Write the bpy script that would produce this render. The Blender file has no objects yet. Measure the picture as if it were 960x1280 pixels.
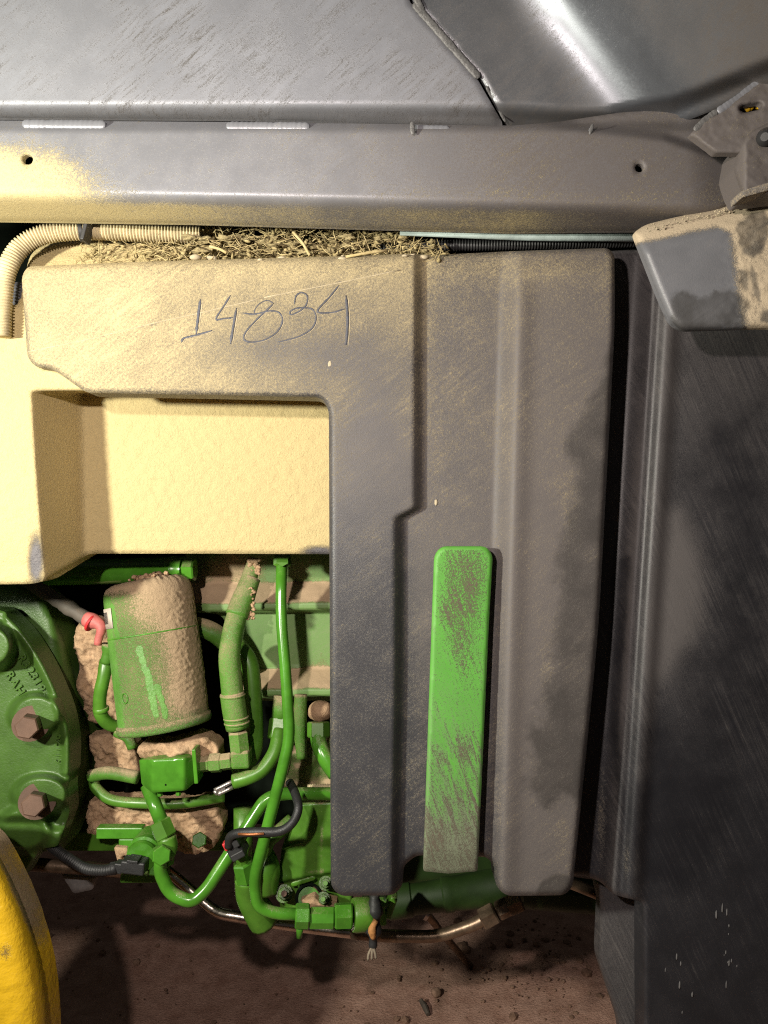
import bpy, bmesh, math, random
import numpy as np
from mathutils import Vector, Matrix

random.seed(7)
RNG = np.random.default_rng(7)
SC = bpy.context.scene
COL = SC.collection

# ------------------------------------------------------------------ camera, world, lamps, exposure
H = 0.95                      # camera height over the ground
F = 930.0                     # focal length in photo pixels (960 x 1280)
cam_d = bpy.data.cameras.new('camera')
cam = bpy.data.objects.new('camera', cam_d); COL.objects.link(cam)
cam.location = (0, 0, H); cam.rotation_euler = (math.radians(90), 0, 0)
cam_d.sensor_fit = 'VERTICAL'; cam_d.sensor_height = 36.0; cam_d.lens = F / 1280 * 36.0
cam_d.clip_start = 0.01; cam_d.clip_end = 200
SC.camera = cam

world = bpy.data.worlds.new('World'); SC.world = world; world.use_nodes = True
bg = world.node_tree.nodes['Background']
bg.inputs[0].default_value = (1.0, 0.95, 0.88, 1); bg.inputs[1].default_value = 0.034

def lamp(name, loc, aim, power, color, radius, cone, blend=1.0):
    l = bpy.data.lights.new(name, 'SPOT'); l.energy = power; l.color = color; l.shadow_soft_size = radius
    l.spot_size = math.radians(cone); l.spot_blend = blend
    o = bpy.data.objects.new(name, l); COL.objects.link(o); o.location = loc
    o.rotation_euler = (Vector(aim) - Vector(loc)).to_track_quat('-Z', 'Y').to_euler()
    return o
lamp('work_lamp', (-0.74, 0.10, H + 0.10), (-0.30, 0.80, H + 0.04), 64.0, (1.0, 0.975, 0.83), 0.032, 130)
lamp('fill_lamp', (-0.24, 0.0, H + 0.19), (-0.06, 0.80, H - 0.08), 26.0, (1.0, 0.87, 0.80), 0.014, 125)  # warm fill light, placed left of and above the camera

SC.view_settings.view_transform = 'Standard'; SC.view_settings.look = 'None'
SC.view_settings.exposure = 0.12; SC.view_settings.gamma = 1.0
SC.render.engine = 'CYCLES'
SC.cycles.use_denoising = False; SC.cycles.filter_width = 1.15
SC.cycles.max_bounces = 6; SC.cycles.diffuse_bounces = 3; SC.cycles.glossy_bounces = 3
SC.cycles.sample_clamp_indirect = 3.0; SC.cycles.sample_clamp_direct = 8.0

# ------------------------------------------------------------------ numeric helpers
def W(px, py, d):
    px = np.asarray(px, float); py = np.asarray(py, float); d = np.asarray(d, float)
    px, py, d = np.broadcast_arrays(px, py, d)
    return np.stack([(px - 480) / F * d, d, H + (640 - py) / F * d], -1)
def w1(p): return W(p[0], p[1], p[2])
def S(x, a, b):
    t = np.clip((np.asarray(x, float) - a) / (b - a), 0, 1)
    return t * t * (3 - 2 * t)
def G(x, y, cx, cy, sx, sy): return np.exp(-((x - cx) / sx) ** 2 - ((y - cy) / sy) ** 2)
def _h(ix, iy, iz, seed):
    n = (ix * 374761393 + iy * 668265263 + iz * 2147483647 + seed * 974711) & 0xffffffff
    n = ((n ^ (n >> 13)) * 1274126177) & 0xffffffff
    n = (n ^ (n >> 16)) & 0xffffff
    return n / float(0xffffff)
def vnoise(p, seed=0):
    p = np.asarray(p, float); i = np.floor(p).astype(np.int64); f = p - i; f = f * f * (3 - 2 * f)
    r = 0
    for dx in (0, 1):
        for dy in (0, 1):
            for dz in (0, 1):
                w = (f[:, 0] if dx else 1 - f[:, 0]) * (f[:, 1] if dy else 1 - f[:, 1]) * (f[:, 2] if dz else 1 - f[:, 2])
                r = r + w * _h(i[:, 0] + dx, i[:, 1] + dy, i[:, 2] + dz, seed)
    return r
def fbm(p, scale, octv=4, seed=0):
    p = np.asarray(p, float); a, s, t = 0.5, scale, 0
    for k in range(octv):
        t = t + a * (vnoise(p * s + 17.3 * k, seed + k) * 2 - 1); a *= 0.5; s *= 2.03
    return t
def interp(keys):
    xs = [k[0] for k in keys]; ys = [k[1] for k in keys]
    return lambda v: np.interp(v, xs, ys)

# ------------------------------------------------------------------ object helpers
def tag(o, label=None, cat=None, group=None, kind=None):
    if label: o['label'] = label
    if cat: o['category'] = cat
    if group: o['group'] = group
    if kind: o['kind'] = kind
    return o
def thing(name, at, label, cat, group=None):
    o = bpy.data.objects.new(name, None); COL.objects.link(o); o.location = w1(at); o.empty_display_size = 0.02
    return tag(o, label, cat, group)
def base_loc(o):
    v = np.zeros(3)
    while o is not None:
        v = v + np.array(o.location[:]); o = o.parent
    return v
def mesh_obj(name, V, Fc, mat, parent=None, smooth=True, cover=None, origin=None):
    V = np.asarray(V, float)
    loc = np.zeros(3)
    if parent is None:
        loc = V.mean(0) if origin is None else np.asarray(origin, float)
        off = loc
    else:
        off = base_loc(parent)
    me = bpy.data.meshes.new(name)
    me.from_pydata((V - off).tolist(), [], [list(map(int, f)) for f in Fc])
    me.validate()
    if cover is not None:
        c = np.ones((len(V), 4)); c[:, :cover.shape[1]] = cover
        at = me.attributes.new('cover', 'FLOAT_COLOR', 'POINT'); at.data.foreach_set('color', c.astype(np.float32).ravel())
    if smooth is True: me.polygons.foreach_set('use_smooth', [True] * len(me.polygons))
    me.materials.append(mat); me.update()
    o = bpy.data.objects.new(name, me); COL.objects.link(o)
    o.location = loc
    if parent is not None: o.parent = parent
    return o
def join(parts):
    V, Fc, n = [], [], 0
    for v, f in parts:
        V.append(np.asarray(v, float)); Fc += [[int(i) + n for i in q] for q in f]; n += len(v)
    return np.concatenate(V), Fc

def roundpoly(pts, r=6, seg=5):
    out = []; n = len(pts)
    for i in range(n):
        p = pts[i]; rr = p[2] if len(p) > 2 else r
        p = np.array(p[:2], float); a = np.array(pts[i - 1][:2], float); b = np.array(pts[(i + 1) % n][:2], float)
        la, lb = np.linalg.norm(a - p), np.linalg.norm(b - p)
        rr = min(rr, la * 0.48, lb * 0.48)
        if rr < 0.3: out.append(p); continue
        A = p + (a - p) / la * rr; B = p + (b - p) / lb * rr
        for k in range(seg + 1):
            t = k / seg; out.append((1 - t) ** 2 * A + 2 * t * (1 - t) * p + t * t * B)
    return np.array(out)
def poly_sd(X, Y, polys):
    """even-odd inside test, distance and nearest point on the outline"""
    P = np.stack([X.ravel(), Y.ravel()], -1); n = len(P)
    A = np.concatenate([q for q in polys]); B = np.concatenate([np.roll(q, -1, 0) for q in polys])
    ins = np.zeros(n, bool); dist = np.full(n, 1e9); near = np.zeros((n, 2))
    for a, b in zip(A, B):
        e = b - a; L = (e * e).sum()
        if L < 1e-12: continue
        c = ((a[1] > P[:, 1]) != (b[1] > P[:, 1]))
        if c.any():
            xi = a[0] + (P[:, 1] - a[1]) * e[0] / (e[1] if abs(e[1]) > 1e-12 else 1e-12)
            ins ^= c & (P[:, 0] < xi)
        t = np.clip(((P - a) @ e) / L, 0, 1); Q = a + t[:, None] * e; dd = ((P - Q) ** 2).sum(1)
        m = dd < dist; dist[m] = dd[m]; near[m] = Q[m]
    return ins.reshape(X.shape), np.sqrt(dist).reshape(X.shape), near.reshape(X.shape + (2,))
def circle(cx, cy, r, n=20):
    t = np.linspace(0, 2 * np.pi, n, endpoint=False); return np.stack([cx + r * np.cos(t), cy + r * np.sin(t)], -1)
def sd_poly(pts, r=6):
    q = roundpoly(pts, r)
    def f(x, y):
        i, d, _ = poly_sd(np.asarray(x, float), np.asarray(y, float), [q]); return np.where(i, d, -d)
    return f

def sheet(name, pts, depth, mat, parent=None, step=3.0, r=8, corner=6, thick=0.02, holes=(), cover=None, disp=None, jitter=0, seed=1):
    """a moulded or pressed sheet: outline on a grid, depth profile, rounded rim, real thickness"""
    poly = roundpoly(pts, corner)
    if jitter:
        q = []
        for a, b in zip(poly, np.roll(poly, -1, 0)):
            k = max(1, int(np.hypot(*(b - a)) / (step * 1.5)))
            q += [a + (b - a) * t / k for t in range(k)]
        q = np.array(q); z = np.zeros((len(q), 1))
        j1 = fbm(np.concatenate([q, z], 1), 0.06, 4, seed + 50); j2 = fbm(np.concatenate([q, z + 9], 1), 0.06, 4, seed + 70)
        poly = q + jitter * np.stack([j1, j2], -1)
    polys = [poly] + [np.asarray(h, float) for h in holes]
    lo, hi = poly.min(0) - step, poly.max(0) + step
    xs = np.arange(lo[0], hi[0] + step, step); ys = np.arange(lo[1], hi[1] + step, step)
    X, Y = np.meshgrid(xs, ys)
    CX, CY = X[:-1, :-1] + step / 2, Y[:-1, :-1] + step / 2
    keep, _, _ = poly_sd(CX, CY, polys)
    kp = np.pad(keep, 1).astype(int)
    cnt = kp[:-1, :-1] + kp[1:, :-1] + kp[:-1, 1:] + kp[1:, 1:]
    ins, dist, near = poly_sd(X, Y, polys)
    bnd = (cnt > 0) & (cnt < 4)
    X = np.where(bnd, near[..., 0], X); Y = np.where(bnd, near[..., 1], Y)
    dist = np.where(bnd, 0, dist)
    used = cnt > 0
    idx = -np.ones(X.shape, int); idx[used] = np.arange(used.sum())
    x, y, ds = X[used], Y[used], dist[used]
    d = depth(x, y) if callable(depth) else np.full(len(x), float(depth))
    t = np.clip(1 - ds / r, 0, 1) if r > 0 else np.zeros(len(x))
    d = d + r * 0.00086 * (1 - np.sqrt(np.maximum(0, 1 - t * t)))
    V = W(x, y, d)
    if disp is not None: V[:, 1] -= disp(V, x, y, ds)
    I = idx[:-1, :-1][keep], idx[1:, :-1][keep], idx[1:, 1:][keep], idx[:-1, 1:][keep]
    quads = np.stack(I, -1)
    cov = None
    if cover is not None: cov = np.clip(np.stack(list(cover(x, y, ds)), -1), 0, 1.5)
    Fc = quads.tolist()
    # rim going back
    E = {}
    for q in quads:
        for a, b in ((q[0], q[1]), (q[1], q[2]), (q[2], q[3]), (q[3], q[0])):
            if (b, a) in E: del E[(b, a)]
            else: E[(a, b)] = 1
    vb = sorted({v for e in E for v in e}); n0 = len(V); m = {v: n0 + i for i, v in enumerate(vb)}
    fr = V[vb]; bk = fr.copy(); bk[:, 1] += thick
    n1 = n0 + len(vb)
    V = np.concatenate([V, fr, bk]); k2 = {v: n1 + i for i, v in enumerate(vb)}
    for a, b in E: Fc.append([m[b], m[a], k2[a], k2[b]])
    if cov is not None: cov = np.concatenate([cov, cov[vb], cov[vb]])
    return mesh_obj(name, V, Fc, mat, parent, True, cov)

def fillet(pts, rad, seg=6):
    P = [np.array(p, float) for p in pts]; out = [P[0]]
    for i in range(1, len(P) - 1):
        p, a, b = P[i], P[i - 1], P[i + 1]; la, lb = np.linalg.norm(a - p), np.linalg.norm(b - p)
        r = min(rad, la * 0.45, lb * 0.45); A = p + (a - p) / la * r; B = p + (b - p) / lb * r
        for k in range(seg + 1):
            t = k / seg; out.append((1 - t) ** 2 * A + 2 * t * (1 - t) * p + t * t * B)
    out.append(P[-1]); return np.array(out)
def catmull(pts, seg=8):
    P = [np.array(p, float) for p in pts]; P = [2 * P[0] - P[1]] + P + [2 * P[-1] - P[-2]]; out = []
    for i in range(1, len(P) - 2):
        for k in range(seg):
            t = k / seg; a, b, c, d = P[i - 1], P[i], P[i + 1], P[i + 2]
            out.append(0.5 * (2 * b + (c - a) * t + (2 * a - 5 * b + 4 * c - d) * t * t + (3 * b - a - 3 * c + d) * t ** 3))
    out.append(P[-2]); return np.array(out)
def resample(P, n):
    s = np.concatenate([[0], np.cumsum(np.linalg.norm(np.diff(P, axis=0), axis=1))]); u = np.linspace(0, s[-1], n)
    return np.stack([np.interp(u, s, P[:, k]) for k in range(3)], -1), s[-1]
def sweep(P, R, n=14, cap=True, phase=0.0):
    P = np.asarray(P, float); R = np.broadcast_to(np.asarray(R, float), (len(P),))
    T = np.gradient(P, axis=0); T /= np.linalg.norm(T, axis=1)[:, None] + 1e-12
    ref = np.array([0, 1.0, 0]) if abs(T[0][1]) < 0.8 else np.array([1.0, 0, 0])
    u = np.cross(T[0], ref); u /= np.linalg.norm(u); V = []; a = np.linspace(0, 2 * np.pi, n, endpoint=False) + phase
    for i in range(len(P)):
        u = u - T[i] * (u @ T[i]); u /= np.linalg.norm(u) + 1e-12; v = np.cross(T[i], u)
        V.append(P[i] + R[i] * (np.cos(a)[:, None] * u + np.sin(a)[:, None] * v))
    V = np.concatenate(V); Fc = []
    for i in range(len(P) - 1):
        for k in range(n):
            Fc.append([i * n + k, i * n + (k + 1) % n, (i + 1) * n + (k + 1) % n, (i + 1) * n + k])
    if cap:
        Fc.append(list(range(n))[::-1]); Fc.append([(len(P) - 1) * n + k for k in range(n)])
    return V, Fc
def pxm(d): return d / F                                # metres per photo pixel at distance d
def tube(name, pts, rpx, mat, parent=None, rad=22, smooth=False, n=14, corr=0, cover=None, wob=0):
    """pts: (px, py, d); rpx: radius in photo pixels (number or list of one per point)"""
    P = W([p[0] for p in pts], [p[1] for p in pts], [p[2] for p in pts]); dm = np.mean([p[2] for p in pts])
    path = catmull(P) if smooth else fillet(P, rad * pxm(dm))
    L = np.linalg.norm(np.diff(path, axis=0), axis=1).sum()
    if corr:
        k = int(L / (corr * pxm(dm))); path, _ = resample(path, k * 6 + 1)
    elif smooth: path, _ = resample(path, max(8, int(L / 0.004)))
    if np.ndim(rpx): R = np.interp(np.linspace(0, 1, len(path)), np.linspace(0, 1, len(rpx)), rpx) * pxm(dm)
    else: R = np.full(len(path), rpx * pxm(dm))
    if corr: R = R * (1 + 0.10 * np.sign(np.cos(np.arange(len(path)) * 2 * np.pi / 6)))
    if wob: R = R * (1 + wob * fbm(path, 90, 3, 5))
    V, Fc = sweep(path, R, n)
    return mesh_obj(name, V, Fc, mat, parent)
def prism(name, a, b, rpx, mat, parent=None, n=6, phase=0.0, chamfer=0.12, smooth=False):
    """hex nut, bolt head or other straight turned piece between two (px, py, d) points"""
    A, B = w1(a), w1(b); r = rpx * pxm((a[2] + b[2]) / 2); L = np.linalg.norm(B - A); c = min(chamfer * r, L * 0.3); t = c / L
    P = [A, A + (B - A) * t, B - (B - A) * t, B]
    V, Fc = sweep(P, [r - c, r, r, r - c], n, True, phase)
    return mesh_obj(name, V, Fc, mat, parent, smooth)
def lathe(name, a, b, prof, mat, parent=None, n=32, smooth=True):
    """prof: (t along a-b, radius px)"""
    A, B = w1(a), w1(b); dm = (a[2] + b[2]) / 2
    P = [A + (B - A) * t for t, _ in prof]; T = (B - A) / np.linalg.norm(B - A)
    ref = np.array([0, 1.0, 0]) if abs(T[1]) < 0.8 else np.array([1.0, 0, 0])
    u = np.cross(T, ref); u /= np.linalg.norm(u); v = np.cross(T, u); ang = np.linspace(0, 2 * np.pi, n, endpoint=False)
    V = np.concatenate([p + r * pxm(dm) * (np.cos(ang)[:, None] * u + np.sin(ang)[:, None] * v) for p, (_, r) in zip(P, prof)]); Fc = []
    for i in range(len(P) - 1):
        for k in range(n): Fc.append([i * n + k, i * n + (k + 1) % n, (i + 1) * n + (k + 1) % n, (i + 1) * n + k])
    Fc.append(list(range(n))[::-1]); Fc.append([(len(P) - 1) * n + k for k in range(n)])
    o = mesh_obj(name, V, Fc, mat, parent, smooth)
    if smooth: sharp(o, 40)
    return o
def sharp(o, deg):
    bm = bmesh.new(); bm.from_mesh(o.data)
    for e in bm.edges:
        if len(e.link_faces) == 2 and e.calc_face_angle(0) > math.radians(deg): e.smooth = False
    bm.to_mesh(o.data); bm.free()
def block(name, x0, y0, x1, y1, d0, d1, mat, parent=None, bevel=0.0015, rot=0.0):
    """bevelled block, given by its front outline in pixels and its near and far distance"""
    c = W((x0 + x1) / 2, (y0 + y1) / 2, d0); s = pxm(d0); hx, hz = abs(x1 - x0) / 2 * s, abs(y1 - y0) / 2 * s
    bm = bmesh.new(); bmesh.ops.create_cube(bm, size=1)
    for v in bm.verts: v.co = Vector((v.co.x * 2 * hx, (v.co.y + 0.5) * (d1 - d0), v.co.z * 2 * hz))
    bmesh.ops.bevel(bm, geom=bm.edges[:], offset=min(bevel, hx * .45, hz * .45), segments=2, affect='EDGES', profile=0.5)
    M = Matrix.Rotation(-rot, 4, 'Y')
    V = np.array([(M @ v.co)[:] for v in bm.verts]) + c; Fc = [[v.index for v in f.verts] for f in bm.faces]; bm.free()
    return mesh_obj(name, V, Fc, mat, parent, False)
def blob_vf(c, r, seed, sub=2, amp=0.35, squash=(1, 1, 1)):
    bm = bmesh.new(); bmesh.ops.create_icosphere(bm, subdivisions=sub, radius=1)
    V = np.array([v.co[:] for v in bm.verts]); Fc = [[v.index for v in f.verts] for f in bm.faces]; bm.free()
    V = V * (1 + amp * fbm(V + seed * 3.1, 1.6, 3, seed))[:, None] * np.asarray(squash) * r
    return V + np.asarray(c), Fc
def bead(name, pts, rpx, mat, parent=None, d=None, ripple=5.0, seed=3):
    """weld bead: a flattened rippled ridge along a pixel line"""
    P = W([p[0] for p in pts], [p[1] for p in pts], [p[2] for p in pts]); L = np.linalg.norm(np.diff(P, axis=0), axis=1).sum(); s = pxm(pts[0][2])
    path, _ = resample(P, max(6, int(L / (0.8 * s)))); k = np.arange(len(path)); e = np.minimum(k, len(path) - 1 - k)
    R = rpx * s * (1 + 0.035 * np.sin(k * 0.8 * 2 * np.pi / ripple)) * np.clip((e + 1) / 5, 0.1, 1) ** 0.5 * (1 + .25 * fbm(path, 160, 2, seed))
    V, Fc = sweep(path, R, 10); yc = np.repeat(path[:, 1], 10); V[:, 1] = yc + (V[:, 1] - yc) * 0.34
    return mesh_obj(name, V, Fc, mat, parent)

# ------------------------------------------------------------------ materials
class NT:
    def __init__(s, name):
        s.m = bpy.data.materials.new(name); s.m.use_nodes = True; s.t = s.m.node_tree; s.n = s.t.nodes; s.l = s.t.links
        s.b = s.n['Principled BSDF']
    def put(s, sock, v):
        if isinstance(v, bpy.types.NodeSocket): s.l.new(v, sock)
        elif v is not None: sock.default_value = v
    def math(s, op, a, b=None, clamp=False):
        n = s.n.new('ShaderNodeMath'); n.operation = op; n.use_clamp = clamp; s.put(n.inputs[0], a)
        if b is not None: s.put(n.inputs[1], b)
        return n.outputs[0]
    def sm(s, v, a, b, lo=0.0, hi=1.0):
        n = s.n.new('ShaderNodeMapRange'); n.interpolation_type = 'SMOOTHSTEP'; s.put(n.inputs[0], v)
        for i, q in enumerate((a, b, lo, hi)): n.inputs[i + 1].default_value = q
        return n.outputs[0]
    def noise(s, vec, scale, detail=4, rough=0.55, dist=0.0):
        n = s.n.new('ShaderNodeTexNoise'); s.put(n.inputs['Vector'], vec); n.inputs['Scale'].default_value = scale
        n.inputs['Detail'].default_value = detail; n.inputs['Roughness'].default_value = rough; n.inputs['Distortion'].default_value = dist
        return n.outputs['Fac']
    def mix(s, f, a, b):
        n = s.n.new('ShaderNodeMix'); n.data_type = 'RGBA'; s.put(n.inputs[0], f)
        for k, v in ((6, a), (7, b)): s.put(n.inputs[k], v if isinstance(v, bpy.types.NodeSocket) else (*v, 1))
        return n.outputs[2]
    def mixf(s, f, a, b):
        n = s.n.new('ShaderNodeMix'); n.data_type = 'FLOAT'; s.put(n.inputs[0], f); s.put(n.inputs[2], a); s.put(n.inputs[3], b)
        return n.outputs[0]
    def pos(s): return s.n.new('ShaderNodeNewGeometry').outputs['Position']
    def mapped(s, vec, rot=(0, 0, 0), scale=(1, 1, 1)):
        a = s.n.new('ShaderNodeMapping'); s.put(a.inputs[0], vec); a.inputs['Rotation'].default_value = rot
        b = s.n.new('ShaderNodeMapping'); s.put(b.inputs[0], a.outputs[0]); b.inputs['Scale'].default_value = scale
        return b.outputs[0]

TAN = (0.50, 0.395, 0.17); CLAY = (0.43, 0.285, 0.185); FILM = (0.20, 0.165, 0.15)
def surf(name, base, rough=0.5, metal=0.0, dust=TAN, film=FILM, dust_rough=0.95, up=0.0, bias=0.0, patch=0.9, fine=0.7, streak=0.0,
         angle=35.0, grain=0.25, grain_scale=900.0, film_k=1.0, var=0.25, wet=None, spec=0.5, bump=0.0006, rust=None, wet_edge=0.25, lump=0.0, soft=(0.30, 0.72), wet_streak=0.6, film_streak=0.45, stretch=(26, 60, 210)):
    """painted, moulded or bare surface under a coat of dust; the point attribute `cover` says where dust (r), a thin
    film of dust (g) and damp or wiped patches (b) lie, `up` lets dust settle on faces that look upwards"""
    m = NT(name); P = m.pos()
    cov = m.n.new('ShaderNodeAttribute'); cov.attribute_name = 'cover'
    sep = m.n.new('ShaderNodeSeparateColor'); m.l.new(cov.outputs['Color'], sep.inputs[0])
    n1 = m.noise(P, 22, 6, 0.62); n2 = m.noise(P, 400, 6, 0.75); n3 = m.noise(P, 1300, 3, 0.75)
    a = math.radians(angle)
    st = m.noise(m.mapped(P, (0, a, 0), stretch), 1.0, 6, 0.72, 0.5)
    st = m.math('ADD', 0.5, m.math('MULTIPLY', m.math('SUBTRACT', st, 0.5), m.sm(m.noise(P, 11, 4, 0.6), 0.36, 0.64, 0.15, 1.5)))
    st2 = m.noise(m.mapped(P, (0, a + 0.1, 0), (60, 60, 1100)), 1.0, 3, 0.65, 0.4)
    v = m.math('ADD', sep.outputs[0], bias)
    for q, k in ((n1, patch), (n2, fine), (st, streak), (n3, fine * 1.2), (st2, streak * 0.5)):
        if k: v = m.math('ADD', v, m.math('MULTIPLY', m.math('SUBTRACT', q, 0.5), k))
    if up:
        g = m.n.new('ShaderNodeNewGeometry'); sx = m.n.new('ShaderNodeSeparateXYZ'); m.l.new(g.outputs['Normal'], sx.inputs[0])
        v = m.math('ADD', v, m.math('MULTIPLY', m.sm(sx.outputs[2], -0.15, 0.85), up))
    dm = m.sm(v, soft[0], soft[1])
    fm = m.math('ADD', m.math('MULTIPLY', sep.outputs[1], film_k), m.math('MULTIPLY', m.math('SUBTRACT', n1, 0.5), 0.35))
    fm = m.math('ADD', fm, m.math('MULTIPLY', m.math('SUBTRACT', st, 0.5), film_streak))
    fm = m.math('ADD', fm, m.math('MULTIPLY', m.math('SUBTRACT', n3, 0.5), 1.3))
    fm = m.math('MULTIPLY', m.sm(fm, 0.05, 0.95), m.math('GREATER_THAN', sep.outputs[1], 0.001))
    bc = m.mix(m.sm(n1, 0.3, 0.7), tuple(c * (1 - var) for c in base), tuple(min(1, c * (1 + var)) for c in base))
    if rust is not None:
        bc = m.mix(m.sm(m.math('ADD', m.math('MULTIPLY', n2, 0.5), m.math('MULTIPLY', n1, 0.5)), 0.53, 0.6), bc, rust)
    dc = m.mix(n2, tuple(c * 0.80 for c in dust), tuple(min(1, c * 1.18) for c in dust))
    c = m.mix(fm, bc, film); c = m.mix(dm, c, dc)
    r = m.mixf(m.math('MAXIMUM', dm, m.math('MULTIPLY', fm, 0.45)), rough, dust_rough)
    r = m.math('ADD', r, m.math('MULTIPLY', m.math('SUBTRACT', n2, 0.5), 0.22), True)
    mt = m.mixf(m.math('MAXIMUM', dm, fm), metal, 0.0)
    if wet is not None:
        wv = m.math('ADD', sep.outputs[2], m.math('MULTIPLY', m.math('SUBTRACT', m.noise(P, 34, 6, 0.62), 0.5), wet_edge * 2.2))
        wv = m.math('MULTIPLY', m.sm(wv, 0.30, 0.72), m.math('GREATER_THAN', sep.outputs[2], 0.002))
        wk = m.math('MULTIPLY', wv, m.sm(m.math('ADD', m.math('MULTIPLY', n1, 1 - wet_streak), m.math('MULTIPLY', st, wet_streak)), 0.30, 0.72, 0.95, 0.5))
        c = m.mix(wk, c, wet); r = m.mixf(wv, r, rough + 0.08)
    m.put(m.b.inputs['Base Color'], c); m.put(m.b.inputs['Roughness'], r); m.put(m.b.inputs['Metallic'], mt)
    m.b.inputs['Specular IOR Level'].default_value = spec
    hgt = m.math('ADD', m.math('MULTIPLY', m.noise(P, grain_scale, 3, 0.6), grain), m.math('MULTIPLY', dm, m.math('ADD', m.math('MULTIPLY', n2, 0.9), m.math('MULTIPLY', n3, 0.5))))
    if lump: hgt = m.math('ADD', hgt, m.math('MULTIPLY', m.noise(P, 330, 4, 0.65, 0.5), lump))
    bp = m.n.new('ShaderNodeBump'); bp.inputs['Strength'].default_value = 1.0; bp.inputs['Distance'].default_value = bump
    m.l.new(hgt, bp.inputs['Height']); m.l.new(bp.outputs[0], m.b.inputs['Normal'])
    return m.m
def plain(name, base, rough=0.5, metal=0.0, bump=0.0003, scale=700, var=0.2, spec=0.5):
    m = NT(name); P = m.pos(); n = m.noise(P, scale, 4, 0.6); n1 = m.noise(P, 60, 5, 0.6)
    m.put(m.b.inputs['Base Color'], m.mix(m.sm(n1, .3, .7), tuple(c * (1 - var) for c in base), tuple(min(1, c * (1 + var)) for c in base)))
    m.put(m.b.inputs['Roughness'], m.math('ADD', rough, m.math('MULTIPLY', m.math('SUBTRACT', n, .5), .25), True)); m.b.inputs['Metallic'].default_value = metal
    m.b.inputs['Specular IOR Level'].default_value = spec
    bp = m.n.new('ShaderNodeBump'); bp.inputs['Distance'].default_value = bump; m.l.new(n, bp.inputs['Height']); m.l.new(bp.outputs[0], m.b.inputs['Normal'])
    return m.m
def earth(name, lo, hi, scale=60, bump=0.003, cracks=0.0):
    m = NT(name); P = m.pos(); n1 = m.noise(P, scale, 7, 0.65, 0.3); n2 = m.noise(P, scale * 9, 5, 0.7)
    v = m.math('ADD', m.math('MULTIPLY', n1, .6), m.math('MULTIPLY', n2, .4))
    m.put(m.b.inputs['Base Color'], m.mix(m.sm(v, .32, .68), lo, hi)); m.b.inputs['Roughness'].default_value = 0.97; m.b.inputs['Specular IOR Level'].default_value = 0.15
    h = m.math('ADD', m.math('MULTIPLY', n1, .5), m.math('MULTIPLY', n2, .5))
    bp = m.n.new('ShaderNodeBump'); bp.inputs['Distance'].default_value = bump; m.l.new(h, bp.inputs['Height']); m.l.new(bp.outputs[0], m.b.inputs['Normal'])
    return m.m

GREEN = (0.070, 0.190, 0.018)
M = {}
M['steel'] = surf('grey_steel_panel', (0.27, 0.28, 0.315), rough=0.44, metal=0.30, film=(0.125, 0.112, 0.108), dust=(0.12, 0.11, 0.10), patch=0.4, fine=0.85, streak=1.5, film_streak=0.8, soft=(0.2, 1.0), angle=38, grain=0.12, bump=0.0004, var=0.12)
M['steel_highlight'] = surf('highlight_grey_steel', (0.15, 0.16, 0.18), rough=0.33, metal=0.6, film=(0.10, 0.09, 0.086), dust=(0.115, 0.104, 0.094), patch=0.5, fine=1.0, streak=0.8, film_streak=0.8, soft=(0.2, 1.0), angle=38, grain=0.10, bump=0.00022, var=0.12)  # smoother, darker copy of the panel steel, made for its highlight
M['rail'] = surf('grey_steel_rail', (0.25, 0.255, 0.28), rough=0.40, metal=0.3, film=(0.115, 0.10, 0.095), dust=(0.55, 0.46, 0.24), patch=0.5, fine=1.2, streak=0.45, soft=(0.2, 0.85), angle=40, grain=0.15, bump=0.0005, var=0.12)
M['weld'] = plain('weld_metal', (0.15, 0.147, 0.145), 0.5, 0.15, 0.0012, 260)
M['shield'] = surf('black_plastic_shield', (0.040, 0.040, 0.045), rough=0.40, dust=(0.50, 0.405, 0.225), film=(0.116, 0.102, 0.097), patch=0.5, fine=1.3, streak=0.5, angle=38, soft=(0.02, 0.95), wet_streak=0.15, film_streak=0.6, grain=0.5, grain_scale=1100, wet=(0.048, 0.043, 0.040), wet_edge=0.5, bump=0.0005, var=0.1)
M['guard'] = surf('black_plastic_guard', (0.022, 0.022, 0.026), rough=0.38, dust=(0.30, 0.25, 0.17), film=(0.105, 0.096, 0.094), patch=0.6, fine=0.9, streak=0.6, soft=(0.2, 0.9), film_streak=0.85, wet_streak=0.5, stretch=(9, 60, 380), angle=-66, grain=0.5, grain_scale=1100, wet=(0.010, 0.010, 0.013), bump=0.0005, var=0.15)
M['corner'] = surf('grey_plastic_corner', (0.15, 0.155, 0.17), rough=0.42, dust=(0.56, 0.46, 0.32), film=(0.20, 0.19, 0.19), patch=0.7, fine=0.9, streak=0.2, grain=0.3, wet_edge=0.9, wet_streak=0.2, wet=(0.050, 0.048, 0.046), bump=0.0007, var=0.1)
M['tank'] = surf('dust_coated_tank', (0.05, 0.05, 0.06), rough=0.55, dust=(0.55, 0.44, 0.22), patch=0.25, fine=0.35, grain=0.3, lump=1.2, bump=0.0011, film=(0.22, 0.20, 0.20))
M['green'] = surf('green_paint', GREEN, rough=0.36, dust=(0.36, 0.27, 0.17), up=0.5, bias=-0.10, patch=0.9, fine=0.6, grain=0.05, bump=0.0004, film=(0.17, 0.20, 0.11))
M['green_clean'] = surf('glossy_green_paint', (0.062, 0.215, 0.018), rough=0.22, dust=(0.32, 0.245, 0.155), up=0.45, bias=-0.08, patch=1.0, fine=0.5, grain=0.03, bump=0.0003)
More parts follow.
